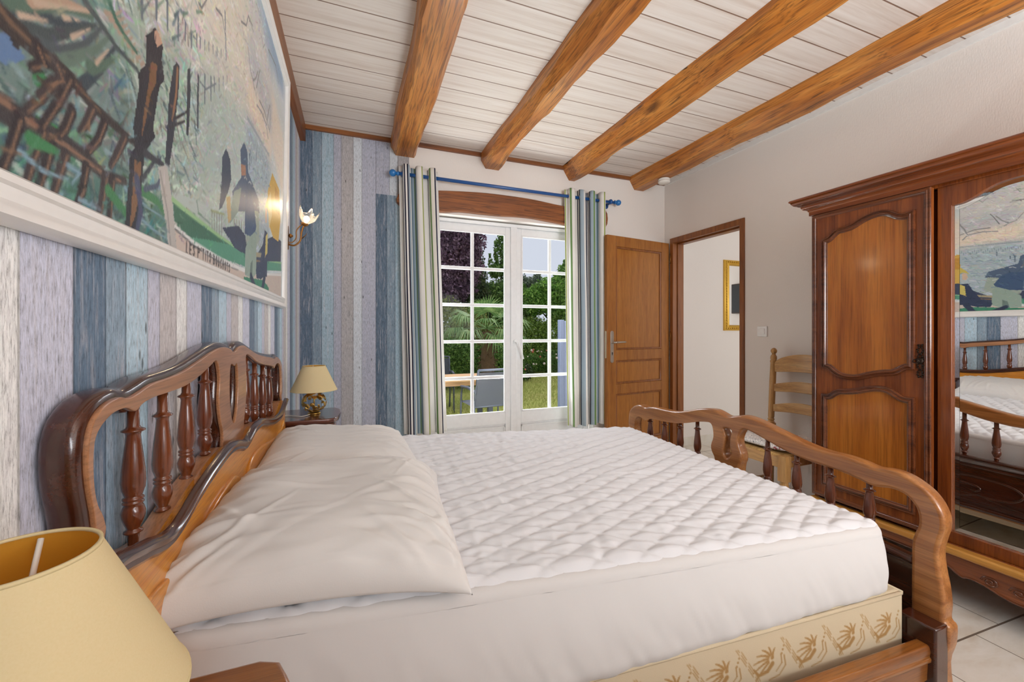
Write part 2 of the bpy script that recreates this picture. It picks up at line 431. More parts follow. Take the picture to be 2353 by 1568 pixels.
# radiator-less reveal: white jambs of the window recess
wallbox('trim_4', [(WX0-.001, WX0+.012, YB-.001, YB+.07, 0, WZ1), (WX1-.012, WX1+.001, YB-.001, YB+.07, 0, WZ1)], M['white_paint'])

# ---------------------------------------------------------------- hewn ceiling beams and lintel
def hewn(name, x0, x1, y0, y1, zt, zb, seed, mat, amp=.014, n=60, cham=.03):
    bm = bmesh.new(); rings = []; S = seed*13.7
    for i in range(n+1):
        y = y0 + (y1-y0)*i/n
        l = x0 + amp*nz(y*1.7, S) + .4*amp*nz(y*6, S+3); r = x1 + amp*nz(y*1.5, S+9) + .4*amp*nz(y*7, S+5)
        b = zb + amp*.7*nz(y*1.9, S+17) + .3*amp*nz(y*6, S+21)
        c1 = cham*(1.0 + .7*nz(y*2.3, S+31) + .4*nz(y*8, S+2)); c2 = cham*(.8 + .8*nz(y*2.1, S+41) + .4*nz(y*7, S+8)); c1 = max(.006, c1); c2 = max(.006, c2)
        sec = [(l, zt), (l+.002, b+c1*1.5), (l+c1, b), ((l+r)/2, b+.003*nz(y*9, S)), (r-c2, b), (r-.002, b+c2*1.5), (r, zt)]
        rings.append([bm.verts.new((x, y, z)) for x, z in sec])
    for A, B in zip(rings, rings[1:]):
        for k in range(6): bm.faces.new((A[k], A[k+1], B[k+1], B[k]))
        bm.faces.new((A[6], A[0], B[0], B[6]))
    bm.faces.new(rings[0]); bm.faces.new(rings[-1])
    o = bmobj(name, bm, mat, None, True)
    try: o.data.set_sharp_from_angle(angle=math.radians(22))
    except Exception: pass
    return o
BL = ['rough-hewn oak ceiling beam nearest the mural wall, ending above the left end of the blue rod',
      'rough-hewn oak ceiling beam ending above the middle of the blue curtain rod, second from the mural',
      'rough-hewn oak ceiling beam ending above the right curtain, third from the mural',
      'rough-hewn oak ceiling beam beside the plain right wall, with the white smoke detector next to it']
for i, (a, b, zb, ch) in enumerate([(.262, .452, 2.54, .028), (.99, 1.165, 2.54, .045), (1.742, 1.93, 2.54, .06), (2.485, 2.68, 2.545, .05)]):
    o = hewn('ceiling_beam', a, b, YF, YB, HC, zb, i+1, M['beam'], cham=ch)
    tag(o, BL[i], 'beam', 'oak ceiling beams')
# lintel over the window: face sits just proud of the plaster
lt = [(.33,2.245),(.33,2.144),(.62,2.126),(.80,2.146),(.99,2.146),(1.14,2.147),(1.28,2.155),(1.44,2.156),(1.58,2.145),(1.70,2.135),(1.80,2.13),(2.0,2.135),(2.19,2.141),(2.19,2.30),(2.0,2.29),(1.72,2.293),(1.46,2.315),(1.22,2.322),(.95,2.318),(.62,2.293),(.48,2.27)]
o = plate('lintel_beam', [[tuple(p)[:2] for p in spline([(a, b, 0) for a, b in lt], 4, True)]], .05, .006, AX_XZ, M['lintel'], z=-(YB)+.02)
tag(o, 'hewn dark oak lintel over the french window, partly behind the striped curtains', 'lintel')

# ---------------------------------------------------------------- french window
win = empty('window_1', (1.30, YB+.1, 0), kind='structure')
YW = YB + .10
def frame_rect(bm, x0, x1, z0, z1, w, y0, y1, wb=None, wt=None):
    wb = wb or w; wt = wt or w
    bbox(bm, x0, x0+w, y0, y1, z0, z1); bbox(bm, x1-w, x1, y0, y1, z0, z1)
    bbox(bm, x0+w, x1-w, y0, y1, z0, z0+wb); bbox(bm, x0+w, x1-w, y0, y1, z1-wt, z1)
bm = bmesh.new(); frame_rect(bm, .515, 2.075, .0, 2.115, .055, YW-.03, YW+.05, .04, .03)
bmobj('window_frame', bm, M['white_window'], win, False, .004)
GL = [(.651, 1.239), (1.392, 1.972)]; GZ0, GZ1 = .455, 2.023
LV = [(.573, 1.312), (1.318, 2.02)]
for s, ((g0, g1), (l0, l1)) in enumerate(zip(GL, LV)):
    bm = bmesh.new()
    y0, y1 = YW-.012, YW+.04
    bbox(bm, l0, g0-.002, y0, y1, .045, 2.085); bbox(bm, g1+.002, l1, y0, y1, .045, 2.085)
    bbox(bm, g0-.002, g1+.002, y0, y1, GZ1+.002, 2.085); bbox(bm, g0-.002, g1+.002, y0, y1, .355, GZ0-.002)
    bbox(bm, g0-.002, g1+.002, y0+.012, y1-.012, .10, .355); bbox(bm, g0-.002, g1+.002, y0, y1, .045, .11)
    # fillet round the glass
    for q in ((g0-.004, g0+.012, GZ0, GZ1), (g1-.012, g1+.004, GZ0, GZ1), (g0, g1, GZ1-.012, GZ1+.004), (g0, g1, GZ0-.004, GZ0+.014)):
        bbox(bm, q[0], q[1], y0-.006, y0+.01, q[2], q[3])
    # panel fillet below
    for q in ((g0, g0+.012, .11, .335), (g1-.012, g1, .11, .335), (g0, g1, .323, .335)):
        bbox(bm, q[0], q[1], y0-.002, y0+.014, q[2], q[3])
    lf = bmobj('casement', bm, M['white_window'], win, False, .003)
    bm = bmesh.new()
    dz = (GZ1-GZ0)/5; mx = (g0+g1)/2
    bbox(bm, mx-.013, mx+.013, YW+.002, YW+.028, GZ0, GZ1)
    for k in range(1, 5): bbox(bm, g0, g1, YW+.001, YW+.029, GZ0+k*dz-.013, GZ0+k*dz+.013)
    bmobj('muntin', bm, M['white_window'], lf, False, .004)
    o = box('pane', g0-.005, g1+.005, YW+.012, YW+.018, GZ0-.005, GZ1+.005, M['glass'], lf)
box('meeting_stile', 1.285, 1.345, YW-.028, YW-.010, .04, 2.10, M['white_window'], win, .006)
h = lathe('handle_plate', [(.016,0),(.017,.004),(.015,.012)], (1.318, YW-.028, 1.075), M['white_window'], win, 16, (0,-1,0)); h.scale = (1,1,1)
tube('window_handle', spline([(1.318, YW-.036, 1.085), (1.318, YW-.062, 1.085), (1.335, YW-.07, 1.07), (1.365, YW-.062, 1.01), (1.385, YW-.055, .95), (1.392, YW-.055, .925)], 4), [.009]*8+[.0085]*13, M['white_window'], win, 10)

# unseen windows added to go with the rear and hallway fills: plain white frames with glass
for nm, (x0, x1, z0, z1, y) in (('added_window_2', (.6, 2.45, .75, 2.3, YF-.1)), ('added_window_3', (3.4, 5.2, .8, 2.35, -.06))):
    w = empty(nm, ((x0+x1)/2, y, z0), kind='structure')
    bm = bmesh.new(); frame_rect(bm, x0, x1, z0, z1, .05, y-.03, y+.03); bbox(bm, (x0+x1)/2-.03, (x0+x1)/2+.03, y-.03, y+.03, z0, z1)
    bmobj('window_frame', bm, M['white_window'], w)
    box('pane', x0+.04, x1-.04, y-.003, y+.003, z0+.04, z1-.04, M['glass'], w)

# ---------------------------------------------------------------- door casing, open door leaf
bm = bmesh.new()
bbox(bm, XR-.012, XR+.112, DY0-.012, DY0+.03, 0, DZ+.02); bbox(bm, XR-.012, XR+.112, DY1-.03, DY1+.012, 0, DZ+.02)
bbox(bm, XR-.012, XR+.112, DY0+.03, DY1-.03, DZ-.03, DZ+.02)
for q in ((DY0+.03, DY0+.042, 0, DZ-.03), (DY1-.042, DY1-.03, 0, DZ-.03), (DY0+.03, DY1-.03, DZ-.042, DZ-.03)): bbox(bm, XR+.04, XR+.112, q[0], q[1], q[2], q[3])
tag(bmobj('trim_5', bm, M['casing'], None, False, .003), kind='structure')
door = empty('door_1', (2.90, 3.225, 0), kind='structure')
dA = Vector((2.105, 3.105, 0)); dB = Vector((2.895, 3.215, 0)); dd = (dB-dA).normalized(); dn = Vector((dd.y, -dd.x, 0))  # faces camera
DMX = Matrix(((dd.x, 0, dn.x, dA.x), (dd.y, 0, dn.y, dA.y), (0, 1, 0, 0), (0, 0, 0, 1)))   # local x along door, y up, z towards room
DWI = (dB-dA).length
def dbox(bm, x0, x1, z0, z1, t0, t1): bbox(bm, x0, x1, z0, z1, t0, t1, DMX)
bm = bmesh.new()
dbox(bm, 0, .105, .01, 2.035, -.04, 0); dbox(bm, DWI-.105, DWI, .01, 2.035, -.04, 0)
for z0, z1 in ((1.94, 2.035), (.905, 1.0), (.60, .69), (.01, .16)): dbox(bm, .105, DWI-.105, z0, z1, -.04, 0)
bmobj('door_frame_rails', bm, M['door_oak_edge'], door, False, .003)
bm = bmesh.new()
for z0, z1 in ((1.0, 1.94), (.69, .905), (.16, .60)):
    dbox(bm, .10, DWI-.10, z0-.005, z1+.005, -.03, -.014)
bmobj('door_panels', bm, M['door_oak'], door, False, .004)
bm = bmesh.new()
for z0, z1 in ((1.0, 1.94), (.69, .905), (.16, .60)):
    sweep_bm(bm, [(.112, z0+.007), (.112, z1-.007), (DWI-.112, z1-.007), (DWI-.112, z0+.007)], mould(.022, .012), DMX @ Matrix.Translation((0,0,-.014)), True)
bmobj('door_moulding', bm, M['casing'], door, True)
pl = [(.052+.019*math.cos(a), (1.155 if math.sin(a) >= 0 else .905)+.019*math.sin(a)) for a in [2*PI*k/24 for k in range(24)]]
hp = plate('door_handle_plate', [pl], .006, .002, DMX, M['chrome'], door, z=.003)
tube('door_handle', [DMX @ Vector(p) for p in spline([(.052, 1.07, .004), (.052, 1.07, .045), (.066, 1.071, .052), (.10, 1.072, .05), (.175, 1.073, .048)], 5)], [.009]*11+[.0095]*5+[.008]*5, M['chrome'], hp, 12)
bm = bmesh.new(); lathe_bm(bm, [(.006,0),(.006,.002)], DMX @ Vector((.052,.975,.006)), 12, dn); bbox(bm, .049, .055, .955, .975, .0055, .008, DMX)
bmobj('keyhole', bm, M['black'], hp)
lk = [( -.02+.008*math.cos(a), (1.165 if math.sin(a) >= 0 else .935)+.008*math.sin(a)) for a in [2*PI*k/16 for k in range(16)]]
EMX = Matrix(((-dn.x, 0, -dd.x, dA.x), (-dn.y, 0, -dd.y, dA.y), (0, 1, 0, 0), (0, 0, 0, 1)))
plate('lock_plate', [[(-x, y) for x, y in lk]], .003, .0005, EMX, M['steel_plate'], door, z=.001)
bm = bmesh.new()
for z in (.32, 1.12, 1.88): tube_bm(bm, [(2.898, 3.20, z-.045), (2.898, 3.20, z+.045)], .007, 10)
bmobj('hinge', bm, M['antique_brass'], door, True)

# ---------------------------------------------------------------- curtain rod
rod = empty('curtain_rod', (1.28, 3.235, 2.37), 'blue painted curtain rod with ball ends above the french window', 'curtain rod')
YR = 3.215
tube('pole', [(.315, YR, 2.372), (2.255, YR, 2.366)], .0135, M['blue_rod'], rod, 14)
def ball(c, r, n=10): return [(r*math.sin(PI*k/n), -r*math.cos(PI*k/n)) for k in range(n+1)]
for sgn, x in ((-1, .315), (1, 2.255)):
    bm = bmesh.new(); lathe_bm(bm, [(.013,0),(.02,.004),(.014,.012),(.012,.02)] + [(r, h+.045) for r, h in ball(0, .027)], (x, YR, 2.37), 16, (sgn,0,0)); bmobj('finial', bm, M['blue_knob'], rod, True)
for x in (.345, 1.285+.93):
    bm = bmesh.new(); tube_bm(bm, [(x, YR, 2.37), (x, YR+.02, 2.362), (x, YB, 2.35)], .011, 10); lathe_bm(bm, [(.02,-.01),(.024,0),(.02,.01)], (x, YR, 2.37), 16, (1,0,0)); lathe_bm(bm, [(.026,0),(.024,.008)], (x, YB-.009, 2.35), 16, (0,1,0))
    bmobj('bracket', bm, M['blue_rod'], rod, True)

# ---------------------------------------------------------------- striped curtains
def curtain_mat():
    t = NT('curtain_stripes')
    tc = t.n('ShaderNodeTexCoord'); sep = t.n('ShaderNodeSeparateXYZ'); t.l(tc.outputs['UV'], sep.inputs[0])
    u = t.math('FRACT', sep.outputs[0])
    W_, NV, GR, LB, TE, LG, GB, CR = lin((246,244,240)), lin((34,34,62)), lin((128,164,104)), lin((176,194,206)), lin((56,98,110)), lin((172,186,104)), lin((118,142,160)), lin((238,234,226))
    seq = [(.00,W_),(.020,NV),(.036,W_),(.054,NV),(.070,W_),(.088,NV),(.104,W_),(.122,NV),(.138,LB),(.18,GR),(.205,W_),(.27,GB),(.288,LB),(.31,GR),(.328,LB),(.36,TE),(.376,LB),(.40,W_),(.47,LG),(.486,W_),(.57,GR),(.59,W_),(.65,TE),(.664,W_),(.73,GR),(.755,CR),(.80,NV),(.818,W_),(.836,NV),(.854,LB),(.90,W_)]
    c = t.ramp(u, seq, 'CONSTANT')
    t.bump(t.noise(t.coord(), 900, 1), .08, .001)
    t.out(c, .85)
    tr_ = t.n('ShaderNodeBsdfTranslucent'); t.l(c, tr_.inputs[0]); mx = t.n('ShaderNodeMixShader'); mx.inputs[0].default_value = .22
    o = t.t.nodes['Material Output']; t.l(t.b.outputs[0], mx.inputs[1]); t.l(tr_.outputs[0], mx.inputs[2]); t.l(mx.outputs[0], o.inputs[0])
    return t.m
M['curtain'] = curtain_mat()
def curtain(name, xs, z0, z1, folds, amp, u_rep, seed, label, wid_top, wid_bot, u0=0):
    """xs: centre x top and bottom; folds: number of pleats"""
    root = empty(name, (xs[0], YR, 0), label, 'curtain')
    NX, NZ = folds*22, 60
    vs, fs, uv = [], [], []
    for j in range(NZ+1):
        tz = j/NZ; z = z1 + (z0-z1)*tz
        w = wid_top + (wid_bot-wid_top)*tz**1.2; xc = xs[0] + (xs[1]-xs[0])*tz
        for i in range(NX+1):
            s = i/NX; ph = s*folds*2*PI
            a = amp*(1 + .25*nz(s*5, seed) + .35*tz*nz(s*7, seed+4))
            x = xc + (s-.5)*w + .010*math.sin(2*ph)*1.0 + .010*tz*nz(s*6, tz*2, seed)
            y = YR + a*math.cos(ph + .5*tz*nz(s*3, seed+8)) + .012*tz*nz(s*8, tz*3, seed+2)
            y = min(y, YB-.058)
            vs.append((x, y, z + (.006*nz(s*14, seed) if j in (0, NZ) else 0)))
            uv.append((u0 + s*u_rep, tz))
    for j in range(NZ):
        for i in range(NX):
            k = j*(NX+1)+i; fs.append((k, k+1, k+NX+2, k+NX+1))
    me = mesh(name, vs, fs); ul = me.uv_layers.new(name='UVMap')
    for p in me.polygons:
        for li, vi in zip(p.loop_indices, p.vertices): ul.data[li].uv = uv[vi]
    o = link('fabric', me, M['curtain'], root, True)
    sm = o.modifiers.new('thickness', 'SOLIDIFY'); sm.thickness = .0015
    for k in range(folds*2):
        bm = bmesh.new()
        x = xs[0] + ((k+.5)/(folds*2)-.5)*wid_top
        ring = [(x, YR + .019*math.cos(a), 2.37 + .019*math.sin(a)) for a in [2*PI*q/16 for q in range(17)]]
        tube_bm(bm, ring, .003, 6, False)
        bmobj('eyelet', bm, M['chrome'], root, True)
    return root
curtain('curtain', (.465, .525), .375, 2.435, 3, .046, 1.0, 1.3, 'striped blue, green and white curtain left of the french window, beside the wallpaper', .30, .335, .955)
curtain('curtain', (1.955, 1.975), .325, 2.432, 4, .042, 1.15, 7.7, 'striped blue, green and white curtain right of the window, beside the open door', .42, .39, .47)

# ---------------------------------------------------------------- smoke detector, light switch
sd = lathe('smoke_detector', [(.046,0),(.05,.004),(.05,.014),(.047,.016),(.047,.02),(.052,.022),(.052,.034),(.045,.042),(.02,.044)], (2.605, 2.955, 2.545), M['plastic'], None, 28, (0,0,-1))
tag(sd, 'round white smoke detector under the rightmost beam, near the far right corner', 'smoke detector')
M['switch_white'] = flat('switch_white', (250, 249, 246), .3)
lsw = empty('light_switch', (XR, 2.235, 1.17), 'square white rocker light switch on the plain wall beside the doorway', 'light switch')
box('switch_plate', XR-.010, XR, 2.195, 2.275, 1.13, 1.21, M['switch_white'], lsw, .003)
box('rocker', XR-.015, XR-.008, 2.213, 2.257, 1.148, 1.192, M['switch_white'], lsw, .002)

# ---------------------------------------------------------------- bed frame
bed = empty('bed', (.64, 1.43, 0), 'wooden double bed frame with curved spindle headboard and footboard', 'bed')
SP = [(.0080,0),(.0082,.17),(.0100,.185),(.0152,.197),(.0156,.205),(.0105,.215),(.0095,.235),(.0105,.29),(.0130,.38),(.0150,.47),(.0160,.55),(.0148,.60),(.0118,.640),(.0110,.650),(.0138,.657),(.0140,.668),(.0112,.676),(.0138,.684),(.0140,.694),(.0115,.702),(.0135,.72),(.0158,.755),(.0152,.79),(.0115,.835),(.0085,.865),(.0085,.872),(.0125,.882),(.0128,.892),(.0085,.902),(.0072,.95),(.0068,1.0)]
def spindle(x, y, zb, zt, sc=1.0, flip=False):
    L = zt-zb
    pr = [(r*sc, (1-h)*L) for r, h in SP]; pr.reverse()
    return lathe('spindle', pr, (x, y, zb), M['spindle'], bed, 16)
def smooth2(pts, n=4): return [(p.x, p.y) for p in spline([(a, b, 0) for a, b in pts], n, True)]
def rev(loop): return loop
# headboard: outline in (Y, Z) on the plane X = -0.32
HO = [(.690,.25),(.688,.60),(.690,.85),(.683,.927),(.671,.977),(.667,1.01),(.669,1.04),(.679,1.065),(.697,1.082),(.722,1.093),(.758,1.097),(.786,1.092),(.815,1.096),(.86,1.104),(.93,1.107),(1.0,1.113),(1.09,1.128),(1.17,1.142),(1.25,1.150),(1.32,1.144),(1.365,1.132),(1.41,1.144),(1.47,1.147),(1.55,1.132),(1.66,1.110),(1.80,1.093),(1.93,1.081),(1.99,1.072),(2.05,1.076),(2.13,1.058),(2.18,1.030),(2.203,.985),(2.205,.92),(2.196,.84),(2.185,.75),(2.18,.60),(2.18,.25)]
HI1 = [(.760,.80),(.757,.90),(.738,.93),(.705,.951),(.697,.985),(.697,1.025),(.707,1.045),(.738,1.060),(.775,1.062),(.804,1.052),(.829,1.060),(.87,1.064),(.95,1.064),(1.02,1.067),(1.09,1.078),(1.16,1.094),(1.205,1.102),(1.228,1.06),(1.222,1.00),(1.235,.95),(1.255,.91),(1.25,.86),(1.25,.80)]
HI1 = [(.745,.80),(.725,.911),(.705,.951),(.697,.985),(.697,1.025),(.707,1.045),(.738,1.060),(.775,1.062),(.804,1.052),(.829,1.060),(.87,1.064),(.95,1.064),(1.02,1.067),(1.09,1.078),(1.16,1.094),(1.205,1.102),(1.228,1.06),(1.222,1.00),(1.235,.95),(1.255,.91),(1.25,.86),(1.25,.80)]
HC_ = [(1.33,1.082),(1.365,1.075),(1.39,1.08),(1.40,1.03),(1.395,.97),(1.38,.935),(1.362,.920),(1.342,.935),(1.325,.975),(1.32,1.03)]
HI2 = [(1.47,.80),(1.47,.86),(1.475,.90),(1.495,.95),(1.505,1.0),(1.50,1.06),(1.50,1.100),(1.56,1.092),(1.65,1.068),(1.76,1.050),(1.88,1.036),(1.955,1.026),(1.985,1.016),(2.03,1.030),(2.09,1.028),(2.14,1.005),(2.155,.95),(2.148,.88),(2.130,.80)]
def offs(loop, d):
    n = len(loop); out = []; A = sum(loop[i][0]*loop[(i+1)%n][1]-loop[(i+1)%n][0]*loop[i][1] for i in range(n)); sg = 1 if A > 0 else -1
    for i in range(n):
        a, b, c = Vector(loop[i-1]), Vector(loop[i]), Vector(loop[(i+1) % n])
        t = (c-a).normalized(); out.append((b.x - t.y*d*sg*-1*-1, b.y + t.x*d*sg))
    return out
so = smooth2(HO, 4)
hb = plate('headboard', [so, smooth2(HI1), smooth2(HC_), smooth2(HI2)], .040, .013, AX_YZ, M['bed_dark'], bed, z=-.342, res=3)
plate('headboard_face', [offs(so, .014), smooth2(offs(HI1, -.002)), smooth2(offs(HC_, -.003)), smooth2(offs(HI2, -.002))], .008, .002, AX_YZ, M['bed_face'], hb, z=-.3205, res=1)
HS = [(.838,.845,1.055),(.947,.835,1.062),(1.064,.855,1.080),(1.180,.875,1.095),(1.575,.868,1.088),(1.705,.84,1.060),(1.845,.815,1.042),(1.975,.80,1.02)]
for y, zb, zt in HS: spindle(-.337, y+.008, zb-.02, zt+.01, 1.0)
# lower panel of the headboard
PT = [(.690,.872),(.72,.868),(.76,.858),(.80,.848),(.84,.836),(.88,.831),(.93,.838),(1.00,.856),(1.10,.872),(1.22,.884),(1.29,.880),(1.355,.866),(1.40,.855),(1.45,.862),(1.52,.875),(1.62,.873),(1.74,.850),(1.86,.830),(1.96,.822),(2.02,.822),(2.08,.834),(2.14,.852),(2.175,.858)]
PT = [(y*.985+.01, z-.004) for y, z in PT]
pp = [(p.x, p.y) for p in spline([(a, b, 0) for a, b in PT], 4)]
plate('headboard_ledge', [pp + [(2.155,.28),(.70,.28)]], .036, .003, AX_YZ, M['bed_face'], bed, z=-.336, res=1)
plate('headboard_panel', [pp + [(2.155,.28),(.70,.28)]], .024, .006, AX_YZ, M['bed_panel'], bed, z=-.312, res=3)
sweep('headboard_rail_moulding', pp, [(-.020,0),(-.020,.006),(-.014,.012),(-.008,.010),(-.004,.015),(.004,.017),(.010,.012),(.012,0)], AX_YZ @ Matrix.Translation((0,0,-.302)), M['bed_dark'], bed)
# the raised field on the panel with its scooped outline
RP = [(.74,.30),(.74,.74),(.80,.765),(.90,.755),(1.02,.77),(1.15,.79),(1.27,.795),(1.33,.770),(1.36,.735),(1.40,.735),(1.43,.770),(1.50,.79),(1.62,.785),(1.75,.765),(1.90,.75),(2.02,.755),(2.11,.74),(2.11,.30)]
plate('raised_field', [smooth2(RP, 4)], .016, .0065, AX_YZ, M['bed_panel'], bed, z=-.300, res=3)
# footboard (plane X = 1.60)
FO = [(2.150,.0),(2.150,.10),(2.142,.20),(2.140,.33),(2.128,.40),(2.122,.50),(2.134,.58),(2.135,.627),(2.125,.672),(2.095,.706),(2.052,.725),(2.012,.729),(1.980,.722),(1.94,.732),(1.886,.738),(1.82,.739),(1.736,.744),(1.657,.762),(1.583,.785),(1.528,.797),(1.485,.800),(1.45,.793),(1.408,.782),(1.36,.794),(1.325,.802),(1.285,.800),(1.225,.788),(1.14,.766),(1.05,.745),(.984,.737),(.925,.738),(.875,.733),(.833,.725),(.80,.730),(.765,.729),(.73,.716),(.698,.694),(.675,.664),(.663,.630),(.662,.598),(.670,.560),(.676,.52),(.672,.47),(.664,.42),(.660,.37),(.662,.33),(.650,.315),(.652,.26),(.664,.20),(.656,.10),(.645,.0)]
FI1 = [(2.072,.50),(2.082,.56),(2.083,.615),(2.066,.652),(2.036,.668),(2.008,.667),(1.980,.656),(1.943,.671),(1.898,.679),(1.82,.683),(1.736,.692),(1.657,.709),(1.583,.731),(1.528,.742),(1.497,.742),(1.478,.72),(1.472,.67),(1.486,.625),(1.480,.60),(1.466,.575),(1.46,.50),(1.46,.21),(1.47,.205),(1.80,.205),(2.06,.205),(2.07,.215)]
FC = [(1.430,.718),(1.408,.726),(1.385,.720),(1.392,.69),(1.396,.65),(1.388,.618),(1.402,.595),(1.412,.590),(1.424,.600),(1.427,.625),(1.420,.655),(1.418,.69)]
FI2 = [(1.325,.742),(1.285,.738),(1.225,.722),(1.14,.698),(1.05,.684),(.977,.681),(.92,.677),(.875,.669),(.848,.662),(.824,.664),(.792,.672),(.758,.668),(.738,.652),(.724,.628),(.721,.59),(.732,.55),(.738,.50),(.740,.215),(.75,.205),(1.0,.205),(1.335,.205),(1.345,.21),(1.347,.50),(1.342,.575),(1.334,.60),(1.336,.63),(1.350,.665),(1.350,.70)]
fo = smooth2(FO[:], 3)
fo = [(a, max(0.0, b)) for a, b in fo]
fbm = plate('footboard', [smooth2([(2.150,.0)]+FO[1:-1]+[(.645,.0),(.735,.0),(.745,.12),(.80,.17),(1.0,.19),(1.40,.20),(1.80,.19),(2.0,.17),(2.055,.12),(2.065,.0)], 3), smooth2(FI1, 3), smooth2(FC, 3), smooth2(FI2, 3)], .052, .010, AX_YZ, M['foot_face'], bed, z=1.627, res=3)
# hollow lower field between posts filled with a thinner panel, mouldings outside
plate('footboard_panel', [[(.70,.20),(.70,.45),(2.09,.45),(2.09,.20)]], .026, .003, AX_YZ, M['bed_dark'], bed, z=1.6435)
cap = spline([(.74,.452,0),(.85,.460,0),(1.0,.466,0),(1.2,.470,0),(1.40,.472,0),(1.60,.470,0),(1.80,.466,0),(1.95,.460,0),(2.06,.452,0)], 5)
bm = bmesh.new()
for dz, w, t0, t1 in ((0, .020, 1.618, 1.664), (-.035, .014, 1.655, 1.664), (-.262, .022, 1.654, 1.668)):
    vs0 = []
    for p in cap:
        z = p.y + dz
        vs0.append([bm.verts.new(q) for q in ((t0, p.x, z), (t0, p.x, z+w*.7), ((t0+t1)/2, p.x, z+w), (t1, p.x, z+w*.7), (t1, p.x, z))])
    for A, B in zip(vs0, vs0[1:]):
        for k in range(5): bm.faces.new((A[k], A[(k+1)%5], B[(k+1)%5], B[k]))
    bm.faces.new(vs0[0]); bm.faces.new(vs0[-1])
bmobj('footboard_rails', bm, M['bed_dark'], bed, True)
# carved cartouche with a shell scroll on the outside of the footboard
bm = bmesh.new()
def loopt(pts, r, n=4, closed=True):
    tube_bm(bm, [(1.6565, p.x, p.y) for p in spline([(a, b, 0) for a, b in pts], n, False)], r, 6)
loopt([(1.30,.37),(1.18,.385),(1.05,.375),(1.0,.34),(1.03,.30),(1.10,.285),(1.16,.29)], .006)
loopt([(1.50,.37),(1.62,.385),(1.75,.375),(1.80,.34),(1.77,.30),(1.70,.285),(1.64,.29)], .006)
loopt([(1.16,.29),(1.25,.262),(1.40,.255),(1.55,.262),(1.64,.29)], .005)
loopt([(1.28,.33),(1.22,.34),(1.17,.335),(1.155,.32),(1.17,.308),(1.19,.313)], .007)
loopt([(1.52,.33),(1.58,.34),(1.63,.335),(1.645,.32),(1.63,.308),(1.61,.313)], .007)
for a in range(7): loopt([(1.40,.30),(1.40+.05*math.sin((a-3)*.35),.30+.05*math.cos((a-3)*.35))], .008)
loopt([(1.16,.29),(1.05,.262),(.92,.25),(.82,.255)], .004); loopt([(1.64,.29),(1.75,.262),(1.88,.25),(1.98,.255)], .004)
bmobj('carving', bm, M['bed_dark'], bed, True)
for y, zt in ((.860,.680),(.982,.690),(1.104,.704),(1.226,.730),(1.605,.730),(1.723,.708),(1.841,.692),(1.961,.685)): spindle(1.627, y, .475, zt, 1.12)
# post blocks and side rails
for y0, y1 in ((.655,.745),(2.055,2.145)): box('post_block', 1.545, 1.61, y0, y1, .0, .325, M['bed_dark'], bed, .006)
def rail(name, p0, p1, h):
    bm = bmesh.new(); p0 = Vector(p0); p1 = Vector(p1); n = 16; rings = []
    d = (p1-p0); nn = Vector((-d.y, d.x, 0)).normalized()*(1 if d.x < 0 else -1)
    nn = Vector((0, 1, 0)) if name == 'side_rail' and p0.y < 1.2 else Vector((0, -1, 0))
    for i in range(n+1):
        t = i/n; c = p0 + d*t
        arch = .055*(1-min(1, abs(t-.0)/.12)**2 if t < .12 else 0) + .055*(1-min(1, abs(1-t)/.12)**2 if t > .88 else 0)
        hb_ = h - arch
        sec = [(0,.0),(.004,.006),(.030,.006),(.036,.0),(.036,-hb_),(0.006,-hb_),(.004,-.045),(-.003,-.040),(-.004,-.030),(.0,-.026),(-.002,-.012)]
        rings.append([bm.verts.new(c + nn*a + Vector((0, 0, b))) for a, b in sec])
    K_ = len(rings[0])
    for A, B in zip(rings, rings[1:]):
        for k in range(K_): bm.faces.new((A[k], A[(k+1)%K_], B[(k+1)%K_], B[k]))
    bm.faces.new(rings[0]); bm.faces.new(rings[-1])
    bmobj(name, bm, M['rail_wood'], bed, False, .002)
rail('side_rail', (1.57,.668,.264), (-.30,.735,.315), .15)
rail('side_rail', (1.57,2.13,.27), (-.30,2.17,.30), .15)

